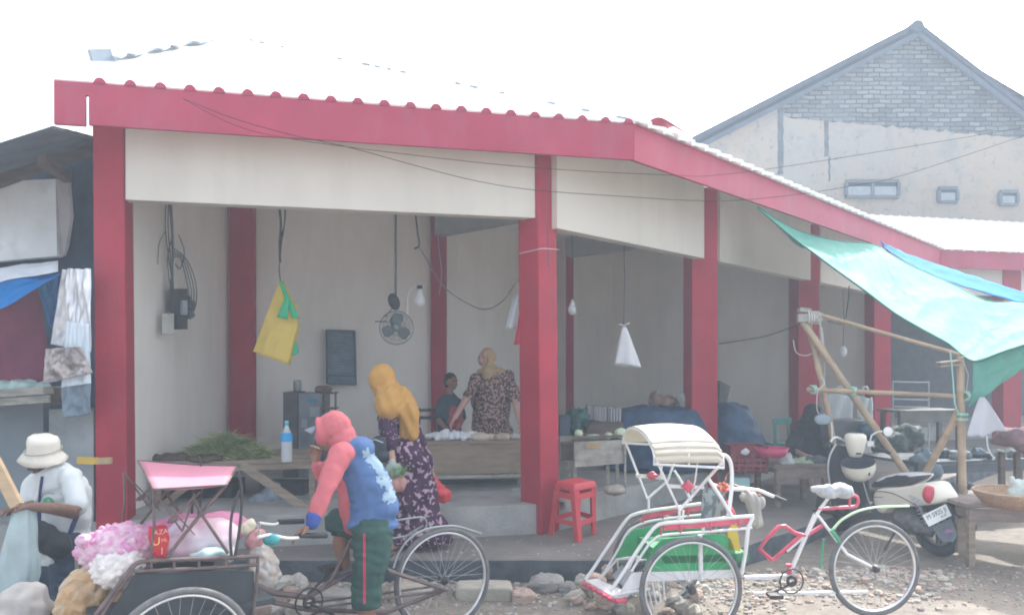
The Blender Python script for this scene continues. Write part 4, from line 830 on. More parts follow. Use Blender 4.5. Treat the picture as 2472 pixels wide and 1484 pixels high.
def gtarp():
    def b(n, L, tc):
        v = tc.outputs['Object']; c = mixc(n, L, ramp(n, L, nz(n, L, v, 1.3, 5, .6), .4, .65), (.14,.43,.35), (.19,.48,.41)); c = mixc(n, L, ramp(n, L, nz(n, L, v, 14, 5, .6), .6, .66), c, (.12,.36,.28)); return c, nz(n, L, v, 5, 3, .5)
    m = tex_mat('green_tarpaulin', b, .8, .9); nn = m.node_tree.nodes; L = m.node_tree.links; t = nn.new('ShaderNodeBsdfTranslucent'); t.inputs[0].default_value = (.16,.52,.40,1); ms = nn.new('ShaderNodeMixShader'); ms.inputs[0].default_value = .22
    L.new(nn['Principled BSDF'].outputs[0], ms.inputs[1]); L.new(t.outputs[0], ms.inputs[2]); L.new(ms.outputs[0], nn['Material Output'].inputs[0]); return m
GT = gtarp()
up = [P(1830,501,9.35), P(1890,540,10.0), P(1957,567,10.7), P(2038,584,11.4), P(2111,590,12.0), P(2143,611,11.6), P(2200,642,11.0), P(2304,688,10.1), P(2381,726,9.5), P(2472,730,9.2), P(2640,760,9.0)]
lo_ = [P(1830,502,9.34), P(1897,560,9.6), P(1955,604,9.3), P(2022,654,9.0), P(2090,703,8.75), P(2159,755,8.4), P(2230,797,8.1), P(2290,830,7.9), P(2350,872,7.6), P(2430,846,7.4), P(2640,780,7.2)]
up, lo_ = smooth_path(up, 4), smooth_path(lo_, 4)
def along(l, t):
    x = t*(len(l)-1); i = min(int(x), len(l)-2); return lerp(l[i], l[i+1], x-i)
tg = empty('green_tarpaulin', P(2100,650,10), 'green tarpaulin stretched from the roof fascia down to the bamboo frame', 'tarpaulin')
def tf(u, v):
    a, b = along(up, u), along(lo_, u); p = lerp(a, b, v); env = math.sin(math.pi*v)*min(1, (b-a).length/1.2)
    return p + Z*env*(-.10 + .09*noise.noise(V((u*7 + v*1.2, v*1.1, 0))) + .035*noise.noise(V((u*17 - v*3, v*1.6, 2))) + .05*((1-abs(noise.noise(V((u*9 + v*2, v*.9, 8)))))**7 - .3) + .03*((1-abs(noise.noise(V((u*15 - v*4, v*1.7, 3)))))**8 - .3) + .004*noise.noise(V((u*50, v*10, 5))))
MB().sheet(tf, 150, 44, .006).build('sheet', GT, tg)
MB().tube([tf(k/60, 1) for k in range(61)], .012, 6).build('hem', mat('dark_green_hem', (.03,.20,.16), .7), tg); MB().tube([tf(k/60, 0) for k in range(61)], .012, 6).build('hem', mat('dark_green_hem', (.03,.20,.16), .7), tg)
fa = lo_[32]; flp = [P(2350,872,7.6), P(2640,780,7.2), P(2640,770,7.5), P(2337,985,7.7)]
def ff(u, v):
    a = lerp(P(2349,871,7.6), P(2560,806,7.3), u); b = lerp(P(2337,985,7.72), P(2560,822,7.35), u); return lerp(a, b, v) + V((0,-1,0))*(.03*noise.noise(V((u*7, v*4, 1))) + .03*math.sin(v*3)*(1-u))
MB().sheet(ff, 30, 16, .006).build('hanging_flap', GT, tg)
bt = MB(); ub = [P(2120,590,12.3), P(2200,624,12.2), P(2320,661,11.5), P(2472,714,10.6), P(2640,770,10)]; lb = [P(2135,606,12.0), P(2200,648,11.2), P(2304,694,10.3), P(2472,745,9.5), P(2640,800,9)]
ub, lb = smooth_path(ub, 4), smooth_path(lb, 4)
tag(bt.sheet(lambda u, v: lerp(along(ub,u), along(lb,u), .25+.75*v) + Z*(.05 + .04*(1-2*abs(v-.15))*(v<.5)) + Z*.02*noise.noise(V((u*20,v*4,0))), 60, 10, .006).build('blue_tarpaulin', mat('sky_blue_tarp', (.008,.19,.50), .85, .2, 4, trans=.12, spec=.1)), 'blue tarpaulin strip showing above the green tarpaulin below the fascia', 'tarpaulin')
# ---------------------------------------------------------------- goods inside the market
ORD = ('first','second','third','fourth','fifth','sixth','seventh','eighth','ninth','tenth')
FLZ = .48
def legs(root, pts, z0, m=WOOD, w_=.05):
    for a in pts: MB().box((a[0], a[1], (z0+a[2])/2), (w_, w_, a[2]-z0)).build('leg', m, root)
def table(label, x0, x1, ytop, d0, d1, m=WOOD, depth=.75, apron=.07, z0=FLZ, cat='table', th=.035, planks=4, legm=None, name='market_table'):
    a, b = P(x0,ytop,d0), P(x1,ytop,d1); zt = (a.z+b.z)/2; a.z = b.z = zt; n_ = V((-(b-a).y, (b-a).x, 0)).normalized(); t = (b-a).normalized()
    root = empty(name, V(((a+b).x/2, (a+b).y/2+depth/2, z0)), label, cat)
    mb = MB()
    for k in range(planks):
        o = n_*(depth*k/planks); w_ = n_*(depth/planks - .008); j = t*random.uniform(-.02,.02); zz = Z*random.uniform(0,.006)
        mb.hexa([a+o+j-Z*th+zz, b+o+j-Z*th+zz, b+o+w_+j-Z*th+zz, a+o+w_+j-Z*th+zz], [a+o+j+zz, b+o+j+zz, b+o+w_+j+zz, a+o+w_+j+zz])
    mb.build('top', m, root)
    mb = MB(); mb.hexa([a+t*.02-Z*(th+apron)-n_*0+n_*.01, b-t*.02-Z*(th+apron)+n_*.01, b-t*.02-Z*(th+apron)+n_*.03, a+t*.02-Z*(th+apron)+n_*.03], [a+t*.02-Z*(th+.002)+n_*.01, b-t*.02-Z*(th+.002)+n_*.01, b-t*.02-Z*(th+.002)+n_*.03, a+t*.02-Z*(th+.002)+n_*.03]); mb.build('front_board', m, root)
    for p in (a+t*.06+n_*.06, b-t*.06+n_*.06, a+t*.06+n_*(depth-.06), b-t*.06+n_*(depth-.06)): MB().box((p.x, p.y, (z0+zt-th)/2), (.055,.055,zt-th-z0-.002), math.atan2(t.y,t.x)).build('leg', legm or m, root)
    return root, a, b, n_, t, zt
t1 = table('low plank table piled with green vegetables inside the first bay', 362, 768, 1112, 7.35, 7.7, depth=1.0, apron=.06)
MB().beam(P(583,1121,7.33), P(740,1228,7.30), .03, .075).build('brace', WOOD, t1[0]); MB().beam(P(456,1170,7.4), P(366,1238,7.35), .03, .06).build('brace', WOOD, t1[0]); MB().beam(P(455,1170,7.4), P(468,1128,7.4), .03, .06).build('brace', WOOD, t1[0])
MB().beam(P(330,1236,7.15), P(640,1241,7.3), .12, .03).build('foot_rail', WOODG, t1[0])
random.seed(11); mb = MB()
def blade(mb, c, l, w_, el_, az_):
    d = V((math.cos(az_)*math.cos(el_), math.sin(az_)*math.cos(el_), math.sin(el_))); s_ = d.cross(Z).normalized()*w_; c = V(c); m_ = c + d*l*.5 + Z*l*.07; e = c + d*l
    mb.add([c-s_, c+s_, m_+s_, m_-s_, e], [(0,1,2,3),(3,2,4)])
cv = P(560,1105,7.9); 
for k in range(3200):
    r_ = random.random()**.5; a = random.random()*6.283; x = cv.x + .42*r_*math.cos(a); y = cv.y + .34*r_*math.sin(a); h = .25*(1-r_**1.7) ; z = t1[5] + .0 + h*random.random()**.35
    mb.cur = random.choice((0,0,1,2)); blade(mb, (x-.06,y,z), random.uniform(.08,.18), random.uniform(.004,.009), random.uniform(-.35,.35), random.uniform(-.7,.7) + (math.pi if random.random() < .4 else 0))
tag(mb.build('greens_pile', [mat('long_greens', (.55,.64,.30), .7, .3, 9, trans=.35), mat('pale_green_stems', (.85,.88,.60), .7, .2, 9, trans=.35), mat('dark_greens', (.30,.40,.22), .7, .3, 9)]), 'heap of long green vegetables on the low plank table', 'vegetables')
tag(blob('root_heap', MB().ell(P(420,1104,7.7), (.22,.2,.035)).ell(P(500,1106,7.6), (.2,.2,.03)), mat('dark_root_heap', (.12,.09,.07), .9, .3, 14), None, .02, 1, (.03,12,1)), 'flat dark heap left of the green vegetables on the plank table', 'vegetables')
bo_ = empty('water_bottle', P(692,1108,7.42), 'tall clear water bottle with a blue label and cap on the plank table', 'bottle')
bz = P(692,1106,7.42); bz.z = t1[5]+.006
MB().lathe([(.0,0),(.048,0),(.052,.01),(.052,.24),(.045,.27),(.022,.32),(.018,.335),(.018,.35),(0,.35)], bz, 20).build('bottle', mat('clear_plastic', (.62,.68,.70), .1, .05, alpha=.75), bo_)
MB().lathe([(.0535,.19),(.0535,.265),(.047,.275)], bz, 20).build('label', mat('blue_label', (.02,.35,.72), .5, .1), bo_); MB().lathe([(0,.385),(.02,.385),(.021,.345),(0,.345)], bz, 14).build('cap', mat('blue_cap', (.15,.50,.62), .4), bo_)
bx_2 = tag(MB().box(P(470,1200,8.0), (.9,.4,.36)).build('shade_box', mat('dark_shade_box', (.04,.05,.06), .8, .3, 5, stretch=(1,1,8)), bevel=.01), 'added dark box standing in for the shade under the plank table', 'crate')  # dark box added to deepen the shade below the table
tag(MB().box(P(690,1200,8.1), (.45,.3,.34)).build('dark_box', mat('dark_shade_fill', (.045,.05,.06), .85, .3, 5), bevel=.01), 'added dark box for shade under the right end of the plank table', 'box')  # second box added to darken the space below the table
tag(blob('plastic_bundle', MB().ell(P(642,1215,7.7), (.17,.15,.13)).ell(P(655,1185,7.7), (.07,.07,.10)), mat('dull_clear_bag', (.24,.29,.36), .4, .3, 10, alpha=.9), None, .02, 2, (.05,8,1)), 'bulging clear plastic bag on the floor under the plank table', 'bag')
# second counter, where the vendor stands
t2 = table('long wooden counter with a deep plain front where the vendor stands', 1018, 1285, 1064, 8.15, 8.35, depth=.7, apron=.31, m=mat('brown_counter_wood', (.24,.185,.14), .85, .2, 4, stretch=(1,1,6), bump=.2, dirt=.35, dcol=(.36,.31,.26), dscale=3))
MB().beam(P(1040,1151,8.1), P(1270,1147,8.3), .05, .03).build('lower_rail', WOODG, t2[0]); MB().box(P(1150,1185,8.7), (.9,.03,.26)).build('shade_board', mat('dark_green_shade_board', (.05,.08,.085), .8), t2[0])
tag(MB().box(P(1250,1192,8.15), (.13,.1,.13)).build('brick_block', CONC), 'pale block standing under the vendor counter', 'block')
random.seed(4)
for k, (x, n_, m, lb) in enumerate(((1062,.05,WBAG,'flat heap of white plastic at the left end of the vendor counter'),(1100,.07,mat('crumpled_bag', (.62,.70,.74), .45, .15, 9),'crumpled bluish plastic bag in the middle of the vendor counter'),(1128,.05,WBAG,'small white plastic bag right of the bluish one on the vendor counter'))):
    c = P(x, 1060, 8.4); c.z = t2[5] + .035; tag(blob('plastic_bag', MB().ell(c, (.14,.11,.04)).ell(c+V((.05,0,.02)), (.06,.06,.04)), m, None, .012, 1, (.04,16,k)), lb, 'bag')
for k, (x, r_, cc) in enumerate(((1160,.085,(.50,.42,.35)),(1212,.075,(.45,.36,.29)),(1185,.06,(.55,.50,.44)),(1243,.06,(.40,.38,.34)))):
    c = P(x, 1058, 8.35+.05*k); c.z = t2[5] + r_*.35; tag(MB().rock(c, (r_*1.2,r_,r_*.62), 40+k, 12, 8, .12).build('food_mound', mat('pale_food_%d' % k, cc, .8, .12, 14)), ('low beige heap behind the vendor bags','round tan heap at the middle of the counter','small pale heap between two tan heaps','small grey heap at the red pillar end of the counter')[k], 'food')
# weathered box counter right of the second pillar
bx = empty('box_counter', V((P(1445,0,8.2).x, 8.2, FLZ)), 'weathered board counter with a faded orange patch beside the second pillar', 'counter')
BG = mat('weathered_board', (.36,.35,.30), .9, .2, 3, stretch=(1,1,7), bump=.3, dirt=.65, dcol=(.13,.13,.12), dscale=6)
p4 = [P(1386,1066,8.1), P(1506,1061,8.25), P(1506,1118,8.25), P(1388,1127,8.1)]
MB().slab(p4, (0,.025,0)).build('front_panel', BG, bx); MB().slab([P(1417,1070,8.09), P(1450,1069,8.13), P(1450,1078,8.13), P(1417,1080,8.09)], (0,-.003,0)).build('faded_patch', mat('faded_orange', (.42,.28,.13), .9, .2, 12), bx)
MB().slab([P(1380,1063,8.08)+Z*.01, P(1510,1058,8.25)+Z*.01, P(1506,1050,9.0)*1.0, P(1390,1054,9.0)], (0,0,.03)).build('top', WOODD, bx)
for x, y0, y1, d in ((1388,1105,1178,8.2),(1376,1110,1180,8.3),(1467,1122,1185,8.35),(1490,1120,1172,8.6),(1509,1062,1190,8.22)): MB().beam(P(x,y1,d), P(x,y0,d), .035 if x != 1509 else .02, .04, V((0,1,0))).build('leg', WOODG, bx)
tag(MB().rock(P(1484,1182,8.0), (.12,.09,.055), 5, 14, 9, .12).build('foot_stone', mat('pale_stone_block', (.38,.34,.30), .9, .2, 12, bump=.4)), 'rounded pale stone propping the legs of the board counter', 'stone')
side = empty('side_shelf', V((P(1368,0,8.3).x, 8.3, FLZ)), 'dark side shelf squeezed between the second pillar and the board counter', 'shelf')
MB().slab([P(1352,1066,8.2), P(1386,1066,8.25), P(1392,1056,8.9), P(1352,1056,8.9)], (0,0,.02)).build('board', WOODG, side); MB().slab([P(1354,1070,8.3), P(1384,1070,8.3), P(1384,1110,8.3), P(1354,1110,8.3)], (0,.02,0)).build('front', WOODD, side); MB().box(P(1368,1150,8.6), (.05,.05,.5)).build('leg', WOODG, side)
CAB = mat('pale_cabbage', (.55,.64,.45), .7, .15, 16, c2=(.38,.50,.30), lo=.5, hi=.7)
for k, (x, y, rx, rz, lb) in enumerate(((1396,1047,.045,.05,'small pale green vegetable at the left end of the board counter'),(1433,1053,.08,.025,'flat pale green vegetable in the middle of the board counter'),(1469,1051,.045,.035,'round pale green vegetable beside the big striped one'),(1500,1045,.075,.055,'big striped pale green gourd at the right end of the board counter'),(1414,1055,.05,.015,'thin pale slice lying on the board counter'))):
    tag(MB().rock(P(x,y,8.3), (rx,.07,rz), 60+k, 14, 9, .1).build('vegetable', CAB), lb, 'vegetable')
def bx_(name, lb, cat, x0, y0, x1, y1, d, dep, m, parts=None):
    a, b = P(x0,y1,d), P(x1,y0,d); o = MB().box(((a.x+b.x)/2, d+dep/2, (a.z+b.z)/2), (b.x-a.x, dep, b.z-a.z)).build(name, m, bevel=.008); return tag(o, lb, cat)
STR = mat('striped_carton', (.30,.29,.29), .8, .3, 6, stretch=(12,1,.1), c2=(.16,.16,.17), lo=.45, hi=.6)
cr_ = empty('striped_crate', P(1462,1016,9.6), 'grey striped crate on a dark box behind the board counter', 'crate')
MB().slab([P(1420,978,9.5), P(1466,983,9.5), P(1466,1019,9.5), P(1420,1011,9.5)], (0,.35,0)).slab([P(1467,983,9.5), P(1500,987,9.7), P(1500,1018,9.7), P(1467,1019,9.5)], (0,.3,0)).build('body', STR, cr_); mb = MB()
for k in range(4): mb.box(P(1476+k*7,1002,9.48+k*.03), (.012,.02,.17))
mb.build('slat', mat('pale_slat', (.45,.45,.45), .8), cr_)
bx_('dark_box', 'dark brown box under the striped crate', 'box', 1415,1019,1505,1052, 9.4, .45, WOODD)
tag(blob('leafy_bundle', MB().ell(P(1393,1010,9.3), (.15,.12,.13)).ell(P(1382,1030,9.3), (.12,.12,.1)), mat('dark_green_leaves', (.03,.10,.09), .8, .4, 18), None, .02, 1, (.05,18,1)), 'dark green leafy bundle right of the second pillar', 'vegetables')
bx_('plastic_tub', 'dark blue tub against the second pillar behind the counter', 'tub', 1352,1004,1376,1056, 9.0, .3, mat('dark_blue_tub', (.06,.08,.12), .6))
BT = mat('dark_blue_tarp_cover', (.025,.07,.14), .55, .3, 5, bump=.2)
mb = MB(); mb.loft([(P(1590,1130,9.9), .72, .45), (P(1590,1060,9.9), .62, .42), (P(1590,1005,9.9), .54, .38), (P(1590,985,9.9), .48, .3), (P(1590,981,9.9), .2, .1)], 28)
tag(blob('tarp_heap', mb, BT, None, .04, 3, (.05,4,1)), 'dark blue tarpaulin covering goods in the third bay left of the third pillar', 'tarpaulin')
mb = MB(); mb.loft([(P(1775,1130,10.3), .62, .5), (P(1772,1085,10.3), .44, .4), (P(1768,1040,10.3), .36, .36), (P(1762,985,10.3), .27, .28), (P(1762,972,10.3), .12, .1)], 28)
tag(blob('tarp_heap', mb, BT, None, .04, 3, (.05,4,5)), 'dark blue tarpaulin covering goods right of the third pillar', 'tarpaulin')
tag(blob('brown_sack', MB().ell(P(1604,970,10.1), (.19,.15,.10)).ell(P(1582,958,10.1), (.05,.08,.09)).cap(P(1585,955,10.1), .03, P(1580,945,10.1), .01), mat('brown_sacking', (.22,.15,.12), .9, .25, 9), None, .02, 2, (.04,8,1)), 'brown sack with a peaked corner on the blue tarpaulin', 'sack')
tag(blob('white_sack', MB().ell(P(1653,968,10.1), (.11,.12,.12)), mat('grey_white_sack', (.36,.38,.38), .8, .2, 6), None, .02, 2, (.04,8,3)), 'greyish white sack beside the brown one on the blue tarpaulin', 'sack')
tag(MB().slab([P(1738,918,10.3), P(1763,932,10.3), P(1755,970,10.3), P(1735,975,10.3)], (0,.3,0)).build('grey_carton', mat('dark_carton_board', (.12,.13,.13), .9)), 'tilted dark carton standing on the blue tarpaulin right of the third pillar', 'box')
# red crate, pink bowl, teal box, green chair
cr2 = empty('red_crate', P(1805,1142,8.9), 'dark red plastic crate behind the handlebar of the empty rickshaw', 'crate'); RC = mat('dark_red_plastic', (.20,.03,.045), .5, .15)
a, b = P(1766,1143,8.9), P(1852,1076,8.9)
for x in (a.x+.012, b.x-.012): MB().box((x, 9.08, (a.z+b.z)/2), (.022,.36,b.z-a.z)).build('side', RC, cr2)
mb = MB(); hh = (b.z-a.z)
for k in range(5): mb.box(((a.x+b.x)/2, 8.9, a.z+hh*(k+.5)/5), (b.x-a.x, .02, hh/5-.02))
for k in range(6): mb.box((a.x+(b.x-a.x)*k/5, 8.892, (a.z+b.z)/2), (.02,.02,hh))
mb.box(((a.x+b.x)/2, 9.24, (a.z+b.z)/2), (b.x-a.x,.02,hh)).box(((a.x+b.x)/2, 9.07, a.z+.02), (b.x-a.x,.36,.02)); mb.build('front', RC, cr2)
tag(blob('pale_packet', MB().ell(P(1799,1090,8.86), (.05,.03,.035)), WBAG, None, .01, 1, (.02,20,1)), 'small white packet at the front of the dark red crate', 'packet')
tag(MB().lathe([(.0,0),(.10,0),(.15,.03),(.185,.10),(.195,.10),(.16,.02),(.1,-.012),(0,-.012)], P(1862,1101,8.9), 28).build('pink_basin', mat('pink_basin', (.55,.06,.15), .45)), 'shallow pink basin beside the dark red crate', 'basin')
bx_('teal_box', 'pale teal box low behind the empty rickshaw', 'box', 1770,1154,1811,1176, 8.8, .25, mat('pale_teal', (.30,.48,.48), .6))
gc = empty('green_chair', P(1888,1075,10.6), 'pale teal plastic chair back against the cream wall', 'chair'); TG = mat('teal_chair', (.10,.34,.30), .5)
MB().slab([P(1872,1010,10.6), P(1912,1008,10.6), P(1910,1022,10.6), P(1874,1024,10.6)], (0,.03,0)).build('backrest', TG, gc)
for x in (1869, 1902): MB().beam(P(x,1012,10.6), P(x+6,1120,10.5), .03, .03, V((0,1,0))).build('leg', TG, gc)
MB().box(P(1888,1070,10.75), (.4,.35,.03)).build('seat', TG, gc)
t3 = table('low rough wooden table between the empty rickshaw and the scooter', 1872, 2010, 1120, 8.75, 8.9, depth=.55, apron=.13, z0=.2, m=mat('worn_brown_wood', (.22,.18,.15), .9, .25, 5, stretch=(1,1,5), dirt=.4, dcol=(.12,.08,.08), dscale=6))
tag(blob('cucumber_bag', MB().ell(P(1935,1114,9.0), (.16,.12,.05)).ell(P(1915,1116,9.0), (.1,.1,.04)), mat('pale_green_bag', (.34,.42,.28), .6, .2, 12), None, .015, 1, (.03,14,1)), 'pale green vegetables in a bag on the low rough table', 'vegetables')
tag(blob('clear_bag', MB().cap(P(1906,1096,8.9), .02, P(1900,1115,8.9), .08), CBAG, None, .012, 1, (.03,16,1)), 'limp clear bag at the left end of the low rough table', 'bag')
tag(blob('dark_bundle', MB().ell(P(1975,1112,9.0), (.2,.14,.05)), mat('dark_bundle', (.08,.10,.12), .8, .3, 10), None, .02, 1, (.04,12,1)), 'dark bundle at the right end of the low rough table', 'bundle')
# things right of the fourth pillar
for k, (x, y, w_, h, lb) in enumerate(((2028,982,.17,.17,'large white plastic bag hung behind the horizontal bamboo pole'),(2088,985,.10,.15,'narrow white paper bag hung right of the large white bag'))):
    r_ = empty('hanging_bag', P(x, 945, 10.8), lb, 'bag'); MB().sheet(lambda u, v: P(x,y,10.8) + V(((u-.5)*2*w_*(1-.12*v), .03*math.sin(u*9+v*3), (.5-v)*2*h + .02*math.sin(u*6.3)*(v<.1))), 16, 10, .03).build('bag', mat('white_bag_%d' % k, (.62,.64,.66), .7, .08, 5), r_)
    MB().tube([P(x-10,948,10.8), P(x-3,933,10.8), P(x+4,933,10.8), P(x+10,948,10.8)], .018, 6).build('handle', WBAG, r_)
rk = empty('metal_rack', P(2198,981,12), 'thin pale metal rack frame standing in the dark bay', 'rack'); mb = MB()
for y in (921, 963, 981): mb.tube([P(2154,y,12), P(2243,y+2,12)], .012, 6)
for x in (2155, 2242): mb.tube([P(x,920,12), P(x,1080,12)], .012, 6)
mb.build('frame', mat('dull_white_metal', (.38,.41,.43), .5), rk)
ws = table('long plank shelf with a deep dull front in the dark right bay', 2172, 2330, 990, 11.0, 11.2, depth=.5, apron=.14, m=mat('dull_grey_wood', (.15,.15,.145), .9, .2, 4), name='plank_shelf', cat='shelf')
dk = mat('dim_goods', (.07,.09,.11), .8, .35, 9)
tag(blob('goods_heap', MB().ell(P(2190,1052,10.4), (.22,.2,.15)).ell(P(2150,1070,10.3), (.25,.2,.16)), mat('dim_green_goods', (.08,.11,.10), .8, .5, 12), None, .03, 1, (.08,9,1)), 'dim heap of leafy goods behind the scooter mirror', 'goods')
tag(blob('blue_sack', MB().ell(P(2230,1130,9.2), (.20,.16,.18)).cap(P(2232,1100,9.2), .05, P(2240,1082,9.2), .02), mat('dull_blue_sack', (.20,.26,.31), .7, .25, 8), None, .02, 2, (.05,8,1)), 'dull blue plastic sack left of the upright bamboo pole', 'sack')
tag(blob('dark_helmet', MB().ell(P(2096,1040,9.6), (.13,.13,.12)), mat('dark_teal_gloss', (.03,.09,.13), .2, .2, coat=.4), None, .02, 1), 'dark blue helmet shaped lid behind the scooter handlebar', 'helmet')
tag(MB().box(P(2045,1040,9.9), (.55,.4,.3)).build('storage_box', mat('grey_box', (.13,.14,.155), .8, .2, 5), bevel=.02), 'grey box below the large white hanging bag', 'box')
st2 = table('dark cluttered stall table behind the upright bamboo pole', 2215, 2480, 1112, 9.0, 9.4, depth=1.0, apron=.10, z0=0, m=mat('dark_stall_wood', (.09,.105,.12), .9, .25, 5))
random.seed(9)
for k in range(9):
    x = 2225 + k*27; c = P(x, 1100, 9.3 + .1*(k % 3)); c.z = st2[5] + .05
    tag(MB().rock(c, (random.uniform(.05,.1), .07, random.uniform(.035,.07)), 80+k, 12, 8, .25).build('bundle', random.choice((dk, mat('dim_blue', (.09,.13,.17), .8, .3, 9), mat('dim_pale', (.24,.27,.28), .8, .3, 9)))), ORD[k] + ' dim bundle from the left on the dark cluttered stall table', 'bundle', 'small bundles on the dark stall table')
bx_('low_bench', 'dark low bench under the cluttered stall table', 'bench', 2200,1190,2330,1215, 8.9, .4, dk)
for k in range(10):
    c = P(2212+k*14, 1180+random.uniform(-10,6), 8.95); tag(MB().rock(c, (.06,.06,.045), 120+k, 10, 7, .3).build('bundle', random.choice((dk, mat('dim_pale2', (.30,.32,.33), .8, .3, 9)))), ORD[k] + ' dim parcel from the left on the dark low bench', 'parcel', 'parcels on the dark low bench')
# right hand table with the woven tray
t5 = table('worn wooden table at the right edge carrying a woven tray', 2335, 2600, 1219, 6.95, 6.9, depth=.6, apron=.12, z0=0, m=mat('worn_pinkish_wood', (.27,.22,.20), .9, .25, 4, stretch=(1,1,5), dirt=.45, dcol=(.15,.12,.12), dscale=5), legm=WOOD)
WV = tex_mat('woven_bamboo', lambda n, L, tc: (lambda w1_, w2_: (mixc(n, L, w1_, (.26,.155,.10), (.42,.27,.18)), w1_))(ramp(n, L, (lambda q: (L.new(tc.outputs['Object'], q.inputs[0]), q.inputs['Scale'].__setattr__('default_value', 60), q.outputs['Distance'])[2])(n.new('ShaderNodeTexVoronoi')), .1, .5), None), .85, .4)
tr = empty('woven_tray', P(2450,1234,6.6), 'round woven bamboo tray on the worn table at the right edge', 'tray'); tc0 = P(2458,1232,6.75); tc0.z = t5[5] + .012
MB().lathe([(0,0),(.20,0),(.27,.03),(.33,.10),(.345,.135),(.335,.137),(.26,.05),(.19,.018),(0,.018)], tc0, 40).build('tray', WV, tr); MB().torus(tc0+Z*.137, Z, .342, .011, 48, 6).build('rim', BAMB, tr)
tag(blob('white_bundle', MB().ell(tc0 + V((.03,0,.13)), (.12,.12,.09)).cap(tc0+V((-.02,0,.2)), .03, tc0+V((-.06,0,.25)), .012), mat('pale_green_plastic_wrap', (.62,.70,.66), .5, .12, 8, trans=.2), None, .015, 1, (.04,12,1)), 'pale knotted plastic bundle lying in the woven tray', 'bag')
MB().beam(P(2318,1222,7.2), P(2318,1330,7.2), .07, .05, V((0,1,0))).build('leg', WOOD, t5[0])
for x in (2300, 2312): tag(MB().beam(P(x,1215,7.95), P(x,1322,7.95), .05, .03, V((0,1,0))).build('stake', mat('pinkish_stake', (.24,.20,.19), .9)), '%s short reddish stake behind the upright bamboo pole' % ('left' if x == 2300 else 'right'), 'stake', 'stakes by the upright bamboo pole')
mo = empty('dusty_bundle', P(2460,1100,8.2), 'dusty maroon cloth bundle on dark supports at the right edge', 'bundle')
blob('cloth', MB().ell(P(2450,1058,8.2), (.20,.2,.10)).ell(P(2490,1055,8.2), (.2,.2,.11)).cap(P(2420,1050,8.2), .07, P(2490,1095,8.1), .06), mat('dusty_maroon', (.24,.15,.17), .9, .2, 7), mo, .02, 2, (.05,7,1))
for x in (2418, 2455, 2500): MB().box(P(x,1130,8.3), (.05,.05,.35)).build('post', WOODD, mo)
hb = empty('white_cloth_bag', P(2378,960,7.5), 'white plastic bag spread like a skirt below the green tarpaulin', 'bag')
def hbf(u, v):
    w_ = lerp(.02, .165, min(1, v*1.05)**.8); return P(2376,958,7.55) + V(((u-.5)*2*w_ - .02*(1-v) + .02*v, .03*math.sin(u*9+v*2)*v, -v*(.375 - .12*max(0,u-.45) + .008*math.sin(u*22)) ))
MB().sheet(hbf, 30, 16, .004).build('bag', mat('white_nonwoven', (.66,.67,.72), .7, .06, 5, trans=.3), hb); MB().tube(smooth_path([P(2382,1050,7.5), P(2384,1075,7.5), P(2390,1092,7.5), P(2400,1106,7.5)]), .006, 6).build('strap', WBAG, hb)
# dim goods in the shade under wing: pale bulbs, hanging bits
def hang(name, lb, cat, x, y0, y1, d): 
    r_ = empty(name, P(x, y1, d), lb, cat); MB().tube([P(x,y0,d), P(x+2,(y0+y1)/2,d), P(x,y1,d)], .004, 5).build('cord', CABLE, r_); return r_
BULB = mat('white_bulb', (.85,.87,.90), .3, .02, trans=.2)
bl = empty('light_bulb', P(1013,690,9), 'large white bulb on a bent white bracket in the first bay', 'bulb')
MB().lathe([(0,-.115),(.03,-.11),(.055,-.085),(.062,-.05),(.052,0),(.034,.05),(.028,.09),(0,.092)], P(1013,716,9), 20).build('bulb', BULB, bl); MB().tube(smooth_path([P(984,762,9), P(984,730,9), P(987,708,9), P(998,694,9), P(1010,688,9), P(1030,690,9)]), .014, 8, flat=.6).build('bracket', mat('white_conduit', (.72,.73,.75), .5), bl); MB().lathe([(0,-.02),(.032,-.02),(.032,.02),(0,.02)], P(1013,693,9), 14).build('socket', BLACK, bl)
bg2 = hang('bagged_bulb', 'small white bulb in a knotted bag by the thin inner pillar', 'bulb', 1381, 560, 728, 9.5); blob('bag', MB().ell(P(1382,748,9.5), (.055,.05,.06)).cap(P(1382,735,9.5), .03, P(1382,724,9.5), .012), WBAG, bg2, .01, 1, (.01,20,1))
bg3 = hang('hanging_bag', 'white plastic bag tied up and hanging in the second bay', 'bag', 1506, 560, 782, 8.6)
def hb3(u, v):
    w_ = .012 + .125*v**.75; a = 2*math.pi*u; r_ = 1 + .16*math.sin(a*5+v*2)*v; return P(1507 + 6*v, 788, 8.6) + V((w_*math.cos(a)*r_, .45*w_*math.sin(a)*r_, -.43*v - .02*math.sin(a+1)*v))
MB().sheet(hb3, 40, 14, .003).build('bag', WBAG, bg3); MB().tube([P(1494,782,8.6), P(1506,786,8.6), P(1520,779,8.6)], .006, 6).build('knot', WBAG, bg3)
bg4 = hang('hanging_bulb', 'small pale bulb hanging in the bay behind the bamboo frame', 'bulb', 2035, 700, 835, 10.5); MB().ell(P(2036,848,10.5), (.045,.045,.07)).build('bulb', BULB, bg4)
